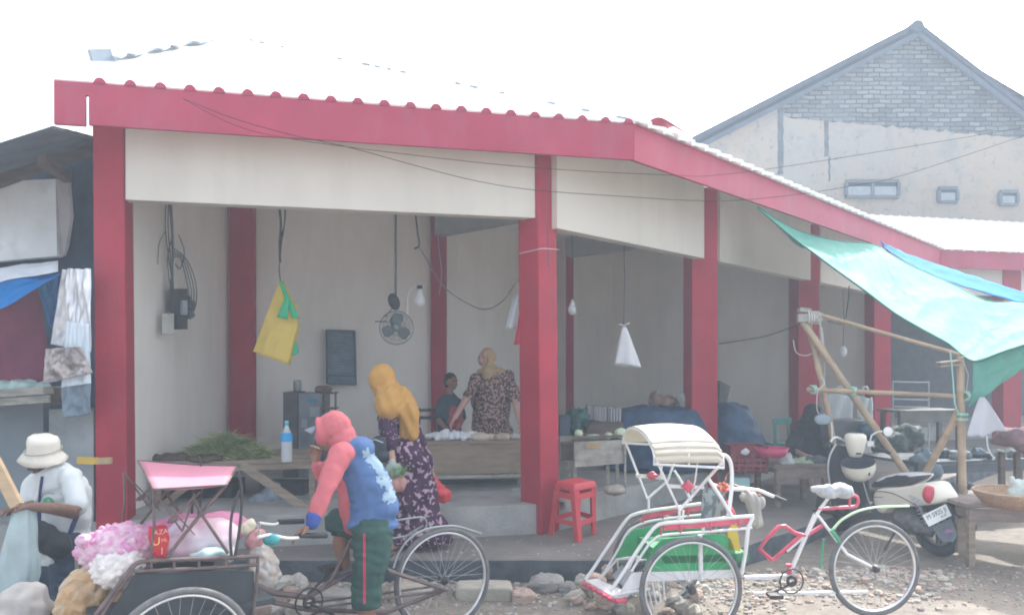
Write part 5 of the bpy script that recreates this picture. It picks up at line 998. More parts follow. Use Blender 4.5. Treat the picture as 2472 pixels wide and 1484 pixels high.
# yellow and green cloth bag hung from wires
yb = empty('yellow_bag', P(675,680,7.9), 'yellow cloth bag with green straps hanging from black wires', 'bag')
YB = mat('yellow_cloth', (.66,.50,.12), .8, .06, 4); GB = mat('green_strap', (.03,.42,.20), .7, .1)
q4 = [P(672,680,7.9), P(680,677,7.9), P(722,738,7.9), P(719,790,7.9), P(696,880,7.9), P(611,848,7.9)]
mb = MB()
def yf(u, v):
    L2 = [P(675,678,7.9), P(655,730,7.9), P(632,790,7.9), P(611,848,7.9)]; R_ = [P(680,676,7.9), P(712,740,7.9), P(719,788,7.9), P(697,880,7.9)]
    p = lerp(along(L2, v), along(R_, v), u); return p - V((0, .05*math.sin(math.pi*u)*v + .015*noise.noise(V((u*5, v*5, 1))), 0))
mb.sheet(yf, 20, 28, .008).sheet(lambda u, v: yf(u, v) + V((.01,.06*math.sin(math.pi*u)*2*v+.03,0)), 10, 14, .006); mb.build('bag', YB, yb)
MB().sheet(lambda u, v: lerp(P(677,678,7.8), P(714,768,7.78), v) + V(((u-.5)*.035*(1+v), -.01*math.sin(v*6), 0)), 3, 14, .006).build('strap', GB, yb); MB().sheet(lambda u, v: lerp(lerp(P(690,712,7.77), P(700,716,7.77), u), lerp(P(669,765,7.77), P(694,771,7.77), u), v), 4, 8, .006).build('strap', GB, yb); MB().slab([P(712,822,7.9), P(719,838,7.9), P(719,852,7.9), P(706,858,7.9)], (0,.02,0)).build('strap', GB, yb)
MB().slab([P(704,740,7.9), P(721,734,7.9), P(714,752,7.9)], (0,.01,0)).build('corner', YB, yb)
mb = MB()
for k, (x0, x1) in enumerate(((672,677),(687,676),(675,680),(689,672))): mb.tube(smooth_path([P(x0,495,7.9), P(lerp(x0,x1,.3)+3,540,7.9), P(x1+(3 if k%2 else -3),590,7.9), P(675+k,632,7.9)]), .006, 5)
mb.tube(smooth_path([P(676,632,7.9), P(674,650,7.9), P(677,680,7.9)]), .006, 5); mb.build('hanging_wire', CABLE, yb)
# fan, poster, cabinet, meter
fn_ = empty('hanging_fan', P(956,786,9.0), 'dusty caged electric fan hanging from a rod in the first bay', 'fan'); FM = mat('dusty_fan_metal', (.14,.17,.18), .7, .3, 20)
MB().tube([P(955,505,9.0), P(955,712,9.0)], .013, 8).build('rod', FM, fn_); MB().ell(P(951,728,9.0), (.065,.07,.10), Matrix.Rotation(R(-20),3,'Y')).build('motor', mat('dark_motor', (.06,.07,.08), .6), fn_)
fc = P(957,790,8.9); ax = V((.15,-1,.1)).normalized(); mb = MB(); u_ = ax.cross(Z).normalized(); v_ = ax.cross(u_)
for rr, o in ((.19,0),(.15,.03),(.10,.045),(.055,.05)): mb.torus(fc+ax*o, ax, rr, .0022, 40, 5)
mb.torus(fc-ax*.05, ax, .19, .004, 40, 5)
for k in range(44):
    e = u_*math.cos(k*.1428)+v_*math.sin(k*.1428); mb.tube([fc+ax*.05+e*.03, fc+ax*.045+e*.1, fc+e*.19, fc-ax*.05+e*.19, fc-ax*.11+e*.05], .0011, 4, smooth=False)
mb.build('cage', FM, fn_); mb = MB()
for k in range(3):
    a = k*2.094+.4; e = u_*math.cos(a)+v_*math.sin(a); g = ax.cross(e); mb.sheet(lambda u, v: fc - ax*.02 + e*lerp(.03,.165,u) + g*(v-.5)*.13*math.sin(.4+u*2) + ax*.03*(v-.5), 6, 6, .003)
mb.build('blade', mat('grey_fan_blade', (.20,.25,.26), .5, alpha=.8), fn_); MB().ell(fc, (.045,.05,.05)).ell(P(955,775,9.08), (.07,.09,.07)).build('hub', mat('pale_fan_hub', (.24,.28,.30), .5), fn_); MB().tube([P(905,776,9.0), P(935,776,9.0)], .008, 6).tube([P(930,765,9), P(946,745,9)], .006, 6).build('bracket', FM, fn_)
ps = empty('wall_poster', P(825,862,10.5), 'dark framed slate coloured notice hung on the back wall', 'poster')
pf_ = [P(789,797,10.55), P(857,799,10.65), P(860,928,10.65), P(791,926,10.55)]
MB().slab([p - V((0,.02,0)) for p in pf_], (0,.02,0)).build('panel', mat('slate_poster', (.10,.16,.21), .5, .25, 9), ps)
mb = MB()
for a, b in zip(pf_, pf_[1:]+pf_[:1]): mb.beam(a-V((0,.03,0)), b-V((0,.03,0)), .02, .025, V((0,1,0)))
mb.beam(lerp(pf_[0],pf_[3],.84)-V((0,.03,0)), lerp(pf_[1],pf_[2],.84)-V((0,.03,0)), .02, .02, V((0,1,0))); mb.build('frame', mat('dark_frame', (.05,.07,.08), .5), ps)
mb = MB(); random.seed(2)
for k in range(15):
    if k in (3, 7): continue
    t = .08+k*.048; a = lerp(pf_[0], pf_[3], t); b = lerp(pf_[1], pf_[2], t); u0 = .15+.1*random.random(); mb.beam(lerp(a,b,u0)-V((0,.023,0)), lerp(a,b,random.uniform(.6,.88))-V((0,.023,0)), .006, .012, V((0,1,0)))
mb.build('text_line', mat('faded_text', (.24,.31,.35), .6), ps)
cbt = empty('metal_cabinet', V((P(745,0,9.3).x, 9.3, FLZ)), 'grey blue metal cabinet with a side rack, behind the plank table', 'cabinet')
a, b = P(720,1200,9.2), P(778,948,9.2); MB().box(((a.x+b.x)/2, 9.4, (FLZ+b.z)/2), (b.x-a.x, .4, b.z-FLZ)).build('cabinet', mat('grey_blue_metal', (.17,.20,.23), .5, .25, 6, metal=.2, dirt=.3, dcol=(.3,.34,.36)), cbt, bevel=.008)
a, b = P(683,1200,9.22), P(719,946,9.22); MB().box(((a.x+b.x)/2, 9.4, (FLZ+b.z)/2), (b.x-a.x, .34, b.z-FLZ)).build('side_panel', mat('dark_side_metal', (.09,.09,.10), .6, .2), cbt)
mb = MB()
for y in (948, 985, 1020, 1060): mb.beam(P(780,y,9.25), P(811,y,9.25), .3, .015)
for x in (781, 810): mb.beam(P(x,945,9.2), P(x,1200,9.2), .02, .02, V((0,1,0)))
mb.build('rack', WOODD, cbt); MB().slab([P(742,962,9.18), P(764,962,9.18), P(764,970,9.18), P(742,970,9.18)], (0,.01,0)).build('label', mat('blue_sticker', (.03,.22,.35), .6), cbt); MB().slab([P(748,982,9.18), P(772,982,9.18), P(772,1005,9.18), P(748,1005,9.18)], (0,.01,0)).slab([P(727,1010,9.18), P(742,1010,9.18), P(742,1032,9.18), P(727,1032,9.18)], (0,.01,0)).build('notice', mat('pale_notice', (.27,.31,.34), .7), cbt)
jr = MB().lathe([(0,0),(.045,0),(.048,.01),(.048,.11),(.04,.13),(0,.13)], P(718,944,9.3), 16).build('glass_jar', mat('jar_glass', (.25,.28,.28), .2)); tag(jr, 'small glass jar standing on the metal cabinet', 'jar')
tag(MB().rock(P(780,940,9.35), (.11,.09,.05), 33, 14, 9, .15).build('reddish_bundle', mat('dull_red_bundle', (.20,.12,.12), .8, .2, 9)), 'reddish brown bundle on top of the metal cabinet', 'bundle')
def wallp(x, y): # point on the left side wall
    a_, b_ = P(322,0,7.35), P(556,0,9.95); a = (x-CX)/F; dx, dy = b_.x-a_.x, b_.y-a_.y; t = (a*a_.y - a_.x)/(dx - a*dy); return P(x, y, a_.y+dy*t) + V((.15,-.08,0))
em = empty('electric_meter', wallp(394,750), 'electric meter with tangled cables on the left inner wall', 'meter')
for x0, y0, x1, y1, m, n_, e in ((383,700,408,796,mat('meter_black', (.06,.065,.075), .5),'case',.10),(390,728,402,762,mat('meter_window', (.40,.44,.50), .3),'window',.13),(362,758,380,806,mat('breaker_white', (.60,.62,.58), .5),'breaker',.07)):
    MB().slab([wallp(x0,y0), wallp(x1,y0), wallp(x1,y1), wallp(x0,y1)], V((e,-e*.6,0))).build(n_, m, em)
mb = MB(); random.seed(5)
for k in range(5): 
    x = 372+random.uniform(0,14); mb.tube(smooth_path([wallp(x,488), wallp(x+random.uniform(-3,8),560), wallp(384+random.uniform(-8,8),630), wallp(386+random.uniform(-6,6),705)]), .007, 5)
for k in range(4): mb.tube(smooth_path([wallp(388,600+k*8), wallp(425-k*5,630), wallp(447-k*6,690+k*6), wallp(444-k*7,745), wallp(412,785)]), .006, 5)
mb.tube(smooth_path([wallp(352,640), wallp(356,590), wallp(372,560)]), .005, 5); mb.tube(smooth_path([wallp(404,570), wallp(418,610), wallp(408,650), wallp(396,640)]), .006, 5); mb.build('cable', mat('grey_cable', (.13,.14,.15), .6), em)
tag(blob('cable_bunch', MB().ell(wallp(420,742)+V((.06,-.05,0)), (.06,.05,.11)), mat('dark_cable_bunch', (.11,.12,.13), .8, .5, 20), None, .012, 0, (.05,22,1)), 'bundle of dark cable beside the electric meter', 'cable')
def strip_(name, lb, pts, m, r_=.012, flat=.4, cat='strip'): return tag(MB().tube(smooth_path(pts), r_, 6, flat=flat).build(name, m), lb, cat)
strip_('hanging_strip', 'white plastic strip dangling from the ceiling beam', [P(1103,572,9.6), P(1106,600,9.6), P(1110,628,9.6), P(1105,681,9.6)], mat('white_strip', (.6,.62,.62), .6), .016); strip_('hanging_strip', 'pale cord strip dangling in front of the inner pillar', [P(1053,520,9.5), P(1060,600,9.5), P(1066,660,9.5), P(1060,712,9.5)], mat('grey_strip', (.38,.38,.42), .6), .010)
strip_('hanging_wire', 'dark wire ending in a small knot near the ceiling of the first bay', [P(1003,515,9), P(1008,560,9), P(1012,592,9), P(1000,600,9)], CABLE, .010, 1, 'wire'); strip_('slack_cable', 'slack grey cable looping towards the second pillar', [P(1012,595,9.2), P(1070,690,9.2), P(1140,738,9.2), P(1180,745,9.0), P(1215,725,8.8), P(1240,690,8.3), P(1258,668,7.9)], mat('slack_cable', (.22,.22,.23), .7), .008, 1, 'cable')
strip_('slack_cable', 'thin cable running from the third pillar to the bamboo lashing', [P(1735,830,9.7), P(1800,820,9.5), P(1860,808,9.3), P(1930,782,9.0)], CABLE, .007, 1, 'cable'); strip_('hanging_wire', 'dark wire hanging from the roof above the bamboo frame', [P(2050,690,10.5), P(2046,740,10.4), P(2035,780,10.2), P(2000,775,9.5)], CABLE, .008, 1, 'wire')
strip_('pillar_wire', 'black wire running down the front of the second pillar', [P(1326,400,7.33), P(1322,500,7.36), P(1322,580,7.38), P(1325,645,7.40)], mat('dull_wire', (.18,.07,.10), .7), .007, 1, 'wire'); strip_('cord', 'pale cord wrapped around the second pillar', [P(1254,612,7.5), P(1290,604,7.36), P(1312,600,7.33), P(1350,603,7.55)], mat('pale_cord', (.55,.35,.38), .7), .006, 1, 'cord')
sm_ = empty('small_bag', P(1246,745,7.95), 'small whitish bag hanging on the left side of the second pillar', 'bag'); MB().sheet(lambda u, v: P(1250,712,7.9) + V((-.07*v+.06*(u-.5)+.04*(u-.5)*v, .02*math.sin(u*8), -.34*v)), 8, 10, .012).build('bag', mat('whitish_bag', (.5,.53,.55), .6, .1), sm_)
tag(MB().sheet(lambda u, v: P(1259,748,7.75) + V((-.03*v+.05*(u-.6)*(.4+v), .02*math.sin(u*6), -.34*v)), 6, 8, .01).build('red_rag', mat('bright_red_rag', (.55,.05,.09), .7)), 'bright red rag hanging behind the second pillar', 'rag')
# red plastic stool
so_ = empty('plastic_stool', V((P(1385,0,7.25).x, 7.25, .2)), 'red plastic stool with a square top and splayed legs by the second pillar', 'stool')
tp = [P(1386,1176,7.1), P(1441,1160,7.35), P(1392,1151,7.6), P(1338,1162,7.35)]; zt = .72
for p in tp: p.z = zt
ft = [P(1396,1303,7.07), P(1440,1289,7.42), P(1392,1272,7.72), P(1322,1288,7.38)]
for p in ft: p.z = .2
cc = sum(tp, V((0,0,0)))/4; cf = sum(ft, V((0,0,0)))/4
MB().hexa([lerp(cc,p,1.03)-Z*.07 for p in tp], [lerp(cc,p,.94) for p in tp]).build('top', REDPL, so_, bevel=.018)
for k in range(4):
    a, b = lerp(cc, tp[k], .97)-Z*.05, ft[k]; s0, s1 = (tp[(k+1)%4]-tp[k]).normalized(), (tp[k-1]-tp[k]).normalized()
    mb = MB(); mb.hexa([b, b+s0*.062, b+s0*.045+s1*.045, b+s1*.062], [a, a+s0*.075, a+s0*.05+s1*.05, a+s1*.075]); mb.build('leg', REDPL, so_, bevel=.008)
mb = MB()
for k in range(4):
    for zz, hh in ((.36,.045),(.60,.055)):
        t = (zt-zz)/(zt-.2); a, b = lerp(tp[k], ft[k], t), lerp(tp[(k+1)%4], ft[(k+1)%4], t); a, b = lerp(V((cc.x,cc.y,a.z)), a, .96), lerp(V((cc.x,cc.y,b.z)), b, .96); MB().beam(a, b, .012, hh).build('brace', REDPL, so_)
tag(MB().lathe([(0,0),(.022,0),(.03,.10),(.03,.105),(.024,.01),(0,.01)], P(1357,1230,7.55), 14).build('plastic_cup', mat('cloudy_cup', (.50,.44,.45), .3)), 'cloudy plastic cup stuck to the pillar behind the stool', 'cup')
# ---------------------------------------------------------------- stones and gravel
ST = [mat('limestone', (.40,.37,.31), .95, .18, 6, bump=.5, dirt=.4, dcol=(.25,.24,.22), dscale=5), mat('pinkish_stone', (.43,.32,.27), .95, .2, 6, bump=.5), mat('grey_stone', (.26,.25,.24), .95, .2, 6, bump=.5), mat('pale_rubble', (.46,.44,.40), .95, .15, 8, bump=.5)]
def block(x0, y0, x1, y1, d, dep, m, lb, seed):
    mb = MB(); a, b = P(x0,y1,d), P(x1,y0,d); nx, nz_ = 10, 5; c = V(((a.x+b.x)/2, d+dep/2, (a.z+b.z)/2)); h = V(((b.x-a.x)/2, dep/2, (b.z-a.z)/2))
    mb.ell(c, (1,1,1), None, 28, 18)
    for i in range(len(mb.v)):
        q = mb.v[i]-c; q = V([math.copysign(abs(x)**.32, x) for x in q]); q = q/max(abs(q.x),abs(q.y),abs(q.z))**.4; j = 1 + .07*noise.noise(q*1.6+V((seed,0,0))) + .03*noise.noise(q*6+V((0,seed,0))); mb.v[i] = c + V((q.x*h.x, q.y*h.y, q.z*h.z))*j
    return tag(mb.build('stone_block', m), lb, 'stone')
block(1098,1418,1236,1462,5.95,.25,ST[0],'long squared limestone block seen through the bicycle wheel',1)
block(940,1424,1040,1466,5.9,.25,ST[0],'squared limestone block left of the long one, behind the wheel',2)
block(715,1436,842,1478,5.8,.22,ST[2],'dull squared block behind the legs of the rider',3)
for k, (x, y, rx, rz, d, m, lb) in enumerate(((1262,1440,.10,.065,5.95,1,'pinkish broken stone right of the long limestone block'),(1318,1410,.15,.085,6.25,2,'big grey brown stone leaning on the kerb'),(1370,1420,.06,.06,6.1,2,'grey stone between the big brown stone and the rickshaw foot plate'),(1434,1412,.09,.09,5.95,1,'pinkish rock behind the red foot trim of the empty rickshaw'),(1461,1452,.07,.055,5.6,1,'tan stone in front of the empty rickshaw foot plate'),(1404,1400,.05,.05,6.2,3,'pale stone at the top of the rubble heap'),(1468,1378,.06,.055,6.4,1,'stone against the kerb seen between the white rails'))):
    tag(MB().rock(P(x,y,d), (rx,rx*.8,rz), 200+k, 16, 11, .22).build('stone', ST[m]), lb, 'stone')
random.seed(21)
def scatter(n, x0, x1, y0, y1, r0, r1, seed, lb, grp):
    for k in range(n):
        mi_ = random.randrange(4)
        x, y = random.uniform(x0,x1), random.uniform(y0,y1); g = G(x,y,.02); r_ = random.uniform(r0,r1); g.z = gz(g.x,g.y)+r_*.35
        sz_ = 'large' if r_ > lerp(r0,r1,.66) else 'small' if r_ < lerp(r0,r1,.33) else 'middling'; ps_ = ('at the far left','left of the middle','in the middle','right of the middle','at the far right')[min(4, int(5*(x-x0)/(x1-x0)))]; dp_ = 'nearer' if y > (y0+y1)/2 else 'farther'
        tag(MB().rock(g, (r_*random.uniform(.9,1.4), r_, r_*random.uniform(.6,.9)), seed+k, 9, 6, .3).build('stone', ST[mi_]), '%s %s %s %s, %s' % (sz_, ('sandy','pinkish','grey','pale')[mi_], lb, ps_, dp_), 'stone', grp)
scatter(40, 560, 900, 1418, 1475, .035, .095, 300, 'stone behind the left rickshaw', 'rubble stones behind the left rickshaw')
scatter(22, 940, 1400, 1400, 1430, .02, .05, 340, 'stone at the foot of the dark kerb', 'small stones along the kerb')
scatter(40, 1380, 1700, 1425, 1484, .025, .065, 380, 'stone in the heap under the empty rickshaw', 'stones in the rubble heap under the empty rickshaw')
scatter(34, 1780, 2330, 1370, 1440, .015, .04, 440, 'stone on the dirt by the rear wheel', 'stones near the rickshaw rear wheel')
random.seed(8); mb = MB()
for k in range(3500):
    x = random.uniform(540, 2472) if k < 2400 else random.uniform(1640, 2300); y = random.triangular(1385, 1500, 1420); 
    if x > 1900: y -= 25
    g = G(x, y, .01)
    if g.y > 6.45 and x < 1650: continue
    r_ = random.uniform(.004,.015) if k < 3150 else random.uniform(.012,.026); g.z = gz(g.x,g.y)+r_*.3; mb.cur = random.randrange(4); mb.rock(g, (r_*1.3,r_,r_*.8), k, 5, 3, .3)
tag(mb.build('gravel', ST), kind='stuff', label='loose gravel and crumbs of rubble between the kerb and the road', cat='gravel')
random.seed(18); mb = MB()
for k in range(260):
    x = random.uniform(560, 1650); y = random.uniform(1262, 1340); g = G(x, y, .2)
    if g.y < 6.6: continue
    r_ = random.uniform(.003,.010); mb.cur = random.randrange(2); mb.rock(g+Z*r_*.3, (r_*1.4,r_*1.2,r_*.6), k, 5, 3, .3)
tag(mb.build('litter_crumbs', [ST[3], mat('litter', (.30,.26,.20), .9, .3)]), kind='stuff', label='crumbs of grit and litter strewn over the apron', cat='litter')
tag(blob('grey_sack', MB().ell(P(55,1465,4.3), (.15,.14,.12)).ell(P(85,1445,4.3), (.07,.08,.07)), mat('dirty_white_sack', (.48,.46,.44), .9, .2, 7), None, .02, 2, (.04,9,1)), 'dirty white sack at the feet of the man in the hat', 'sack')
tag(MB().beam(P(-40,1060,4.75), P(42,1222,4.6), .07, .03, V((0,-1,0))).build('wooden_plank', mat('tan_plank', (.50,.36,.22), .8, .15, 5, stretch=(1,1,4))), 'tan wooden plank held at the left edge', 'plank')
# ---------------------------------------------------------------- overhead cables
CABLE2 = mat('grey_sheathed_cable', (.05,.05,.05), .95, spec=.0)
strip_('overhead_cable', 'upper thin cable crossing in front of the fascia', [P(445,240,6.2), P(560,300,5.8), P(700,335,5.4), P(1000,375,5.3), P(1290,405,5.4), P(1600,422,5.6), P(1760,420,6), P(2100,370,7), P(2700,270,9)], CABLE2, .0021, 1, 'cable')
strip_('overhead_cable', 'lower thin cable sagging across the cream header wall', [P(442,238,6.2), P(560,285,5.7), P(700,325,5.3), P(850,358,5.1), P(1010,402,5.2), P(1150,437,5.3), P(1290,459,5.4), P(1500,474,5.6), P(1700,485,5.8), P(1850,478,6.2), P(2050,450,7), P(2240,405,8), P(2700,250,11)], CABLE2, .0024, 1, 'cable')
# ---------------------------------------------------------------- people
def hand(mb, w, d, palm, thumb, s=1.0, curl=.5):
    """w wrist, d towards the fingers, palm: palm normal, thumb: side of the thumb"""
    d = V(d).normalized(); palm = V(palm); palm = (palm - d*palm.dot(d)).normalized(); th = V(thumb); th = (th - d*th.dot(d) - palm*th.dot(palm)).normalized()
    for k in (-.6, 0, .6): mb.cap(w, .017*s, w + d*.075*s + th*.024*k*s, .014*s)
    for k, l in zip((1.05,.35,-.35,-1.05), (.9,1.0,.93,.75)):
        a = w + d*.08*s + th*.027*k*s; c = curl
        b = a + (d*math.cos(c*.6) + palm*math.sin(c*.6))*.038*l*s; e = b + (d*math.cos(c*1.5) + palm*math.sin(c*1.5))*.026*l*s; f = e + (d*math.cos(c*2.3) + palm*math.sin(c*2.3))*.02*l*s
        mb.cap(a, .0098*s, b, .0090*s, 8).cap(b, .0090*s, e, .0082*s, 8).cap(e, .0082*s, f, .0072*s, 8)
    a = w + d*.025*s + th*.028*s; b = a + (d*.7+th*.6+palm*.25).normalized()*.035*s; e = b + (d*.95+th*.1+palm*.35).normalized()*.03*s
    mb.cap(w+d*.01*s, .014*s, a, .013*s, 8).cap(a, .013*s, b, .0105*s, 8).cap(b, .0105*s, e, .0088*s, 8)
def head(mb, c, fwd, up=Z, s=1.0):
    """adds skull, jaw, nose, lips, ears; returns face frame"""
    fwd = V(fwd).normalized(); up = (V(up) - fwd*V(up).dot(fwd)).normalized(); rt = fwd.cross(up)
    M = Matrix((rt, fwd, up)).transposed(); c = V(c)
    q = lambda x, y, z: c + (rt*x + fwd*y + up*z)*s
    mb.ell(q(0,-.012,.018), (.076*s,.094*s,.092*s), M); mb.ell(q(0,.022,-.045), (.055*s,.062*s,.062*s), M); mb.ell(q(0,.05,-.085), (.026*s,.026*s,.02*s), M)
    mb.cap(q(0,.083,.012), .009*s, q(0,.103,-.022), .0135*s, 8); mb.ell(q(0,.084,-.052), (.023*s,.012*s,.009*s), M); mb.ell(q(0,.078,.034), (.05*s,.018*s,.010*s), M)
    for e in (-1, 1): mb.ell(q(e*.077,-.008,-.012), (.009*s,.019*s,.029*s), M); mb.ell(q(e*.036,.062,-.028), (.02*s,.018*s,.018*s), M)
    return q, M
def eyes(root, q, M, s=1.0):
    mb = MB()
    for e in (-1, 1): mb.ell(q(e*.030,.073,.008), (.0125*s,.008*s,.0075*s), M, 10, 6)
    mb.build('eye', mat('eye', (.06,.045,.04), .3), root)
    mb = MB()
    for e in (-1, 1): mb.cap(q(e*.018,.086,.030), .0035*s, q(e*.044,.078,.032), .003*s, 6)
    mb.build('eyebrow', mat('eyebrow', (.03,.025,.02), .9), root); mb = MB(); mb.cap(q(-.018,.094,-.053), .003*s, q(.018,.094,-.053), .003*s, 6); mb.build('mouth', mat('mouth_line', (.20,.07,.06), .6), root)
# -- rider in a pink hood bending over the left rickshaw
d = 4.95
pr_ = empty('person', P(900,1560,4.85), 'person in a blue and coral hooded top and green shorts bending over the left rickshaw', 'person')
mb = MB(); q, M_ = head(mb, P(797,1042,4.95), (-.95,-.15,-.32), (-.3,0,.95), 1.02)
mb.cap(P(812,1060,4.95), .055, P(840,1090,4.97), .06)
mb.cap(P(836,1092,4.97), .11, P(884,1170,4.98), .125).cap(P(884,1170,4.98), .125, P(898,1235,4.97), .12)
mb.cap(P(818,1100,4.83), .05, P(783,1175,4.68), .042).cap(P(783,1175,4.68), .042, P(752,1262,4.56), .027)
hand(mb, P(750,1266,4.56), (-.75,-.1,-.45), (.1,.1,-1), (0,-1,.1), .95, .45)
mb.cap(P(828,1098,5.1), .05, P(780,1150,5.2), .042).cap(P(780,1150,5.2), .042, P(764,1118,5.15), .028); hand(mb, P(764,1116,5.15), (.1,-.2,1), (-.3,-1,.1), (-1,0,0), .95, .7)
mb.cap(P(900,1270,4.86), .085, P(888,1392,4.82), .060).cap(P(888,1392,4.82), .060, P(886,1470,4.82), .055).cap(P(886,1470,4.82), .055, P(886,1570,4.85), .038).cap(P(893,1572,4.85), .036, P(858,1586,4.8), .025)
mb.cap(P(888,1265,5.08), .085, P(812,1258,5.02), .062).cap(P(812,1258,5.02), .062, P(832,1358,5.0), .040).cap(P(833,1362,5.0), .038, P(806,1376,4.98), .026)
for k in range(4): mb.cap(P(806+2*k,1376,4.94+.022*k), .012, P(797+2*k,1378,4.935+.022*k), .010, 8)
bd = blob('body', mb, SKIN, pr_, .0075, 2)
CORAL = mat('coral_fabric', (.52,.13,.15), .85, .06, 5, bump=.6, bscale=11); BLUE = mat('blue_jersey', (.07,.145,.32), .8, .10, 3, bump=.6, bscale=9); BLUE2 = mat('navy_cuff', (.03,.07,.28), .8); GSH = mat('dark_green_shorts', (.025,.075,.065), .85, .15, 6, bump=.7, bscale=10)
mb = MB(); mb.ell(P(807,1032,4.96), (.108,.102,.108), Matrix.Rotation(R(-18),3,'Y')).cap(P(815,1052,4.96), .09, P(838,1078,4.97), .095).ell(P(783,1046,4.95), (.055,.085,.085))
mb.ell(P(830,1052,4.97), (.078,.105,.075)).cap(P(822,1065,4.9), .05, P(850,1075,4.95), .06).torus(P(776,1041,4.95), (-.93,-.12,-.28), .080, .016, 32, 8)
ho_ = blob('hood', mb, CORAL, pr_, .008, 5, (.005,9,1)); folds(ho_, P(775,1030,4.95), P(850,1075,4.95), .003, 2)
MB().ell(P(768,1046,4.95), (.014,.070,.074), Matrix.Rotation(R(16),3,'Y')).build('face_cover', mat('grey_face_cloth', (.17,.17,.19), .9), ho_)
MB().sheet(lambda u, v: P(768,1034,4.95) + V((-.085*v*(1-.5*abs(u-.5)**1.5*4), .13*(u-.5), -.03*v)) + Z*.02*math.sin(math.pi*u), 12, 6, .008).build('cap_brim', mat('grey_cap', (.20,.24,.27), .8), pr_)
mb = MB(); mb.cap(P(843,1092,4.97), .118, P(880,1150,4.98), .143).cap(P(880,1150,4.98), .143, P(902,1215,4.97), .150).cap(P(902,1215,4.97), .150, P(899,1262,4.96), .142).ell(P(868,1085,4.97), (.10,.12,.09)).ell(P(916,1222,4.97), (.125,.15,.12))
mb.ell(P(897,1264,4.96), (.165,.165,.065)); mb.ell(P(832,1100,4.86), (.07,.07,.07))
bl_ = blob('jersey', mb, BLUE, pr_, .010, 4, (.016,5,2)); folds(bl_, P(850,1150,4.95), P(905,1275,4.95), .004, 4, .2); clampz(bl_, .775)
mb = MB(); mb.cap(P(832,1110,4.98), .10, P(845,1180,4.97), .085).cap(P(845,1180,4.97), .085, P(852,1268,4.95), .07); blob('front_panel', mb, CORAL, pr_, .012, 3, (.014,8,1))
mb = MB(); mb.cap(P(820,1098,4.83), .074, P(788,1172,4.69), .060).cap(P(788,1172,4.69), .060, P(757,1250,4.585), .044).ell(P(828,1094,4.85), (.078,.075,.070)); o = blob('sleeve', mb, CORAL, pr_, .008, 3, (.010,8,3))
mb = MB(); mb.cap(P(757,1249,4.585), .047, P(754,1262,4.565), .040); blob('cuff', mb, BLUE2, pr_, .008, 1)
mb = MB(); mb.cap(P(826,1100,5.1), .075, P(782,1150,5.2), .062).cap(P(782,1150,5.2), .062, P(766,1128,5.16), .045); blob('sleeve', mb, CORAL, pr_, .012, 2, (.012,8,5))
mb = MB(); mb.cap(P(900,1285,4.88), .125, P(888,1385,4.82), .100).cap(P(888,1385,4.82), .100, P(883,1475,4.82), .094).cap(P(900,1280,5.0), .13, P(900,1300,4.95), .12)
mb.cap(P(888,1268,5.06), .115, P(820,1258,5.03), .092)
sh_ = blob('shorts', mb, GSH, pr_, .010, 3, (.018,6,2)); folds(sh_, P(900,1285,4.88), P(883,1462,4.82), .006, 6, .3); clampz(sh_, .325, lambda p: p.x > -.99)
def cl_(root): return [o for o in root.children if o.type == 'MESH' and o.name.split('.')[0] in ('jersey','sleeve','shorts','cuff','dress','blouse','shirt','t_shirt','trousers','front_panel','robe')]
tuck(bd, cl_(pr_))
def near_surf(o, x, y, out=.004):
    # push a point of the view ray onto the front of a cloth mesh
    a = P(x, y, 1) - V((0,0,H)); org = V((0,0,H)) - parent_origin(o.parent) ; ok, loc, nn, _ = o.ray_cast(org, a.normalized()); return (loc + parent_origin(o.parent) + nn*out) if ok else None
def decal(o, name, quads, m, out=.004, nu=10, nv=10, parent=None, tst=None):
    mb = MB(); vs, idx = [], {}
    for (x0,y0,x1,y1) in quads:
        for j in range(nv+1):
            for i in range(nu+1):
                idx[(i,j)] = near_surf(o, lerp(x0,x1,i/nu), lerp(y0,y1,j/nv), out)
        for j in range(nv):
            for i in range(nu):
                c = [idx[k] for k in ((i,j),(i+1,j),(i+1,j+1),(i,j+1))]
                xm, ym = lerp(x0,x1,(i+.5)/nu), lerp(y0,y1,(j+.5)/nv)
                if all(c) and max((a-b).length for a in c for b in c) < .12 and (tst is None or tst(xm, ym)): mb.add(c, [(0,1,2,3)], True)
    return mb.build(name, m, parent or o.parent) if mb.v else None
bpy.context.view_layer.update()
decal(sh_, 'stripe', [(877,1287,883,1456)], mat('red_stripe', (.48,.05,.10), .8), .004, 2, 30, pr_)
def pr1(x, y):
    c = [(884,1095,9),(893,1108,10),(905,1118,11),(915,1132,11),(924,1146,11),(932,1162,11),(925,1165,9),(939,1176,11),(945,1192,10),(938,1200,13),(948,1204,9),(914,1156,7),(900,1104,8)]
    return any((x-a)**2 + ((y-b)*.8)**2 < (r_*(1+.7*noise.noise(V((x*.13,y*.13,1)))))**2 for a, b, r_ in c)
decal(bl_, 'back_print', [(872,1080,964,1217)], mat('white_print', (.30,.42,.54), .9), .003, 130, 180, pr_, pr1)
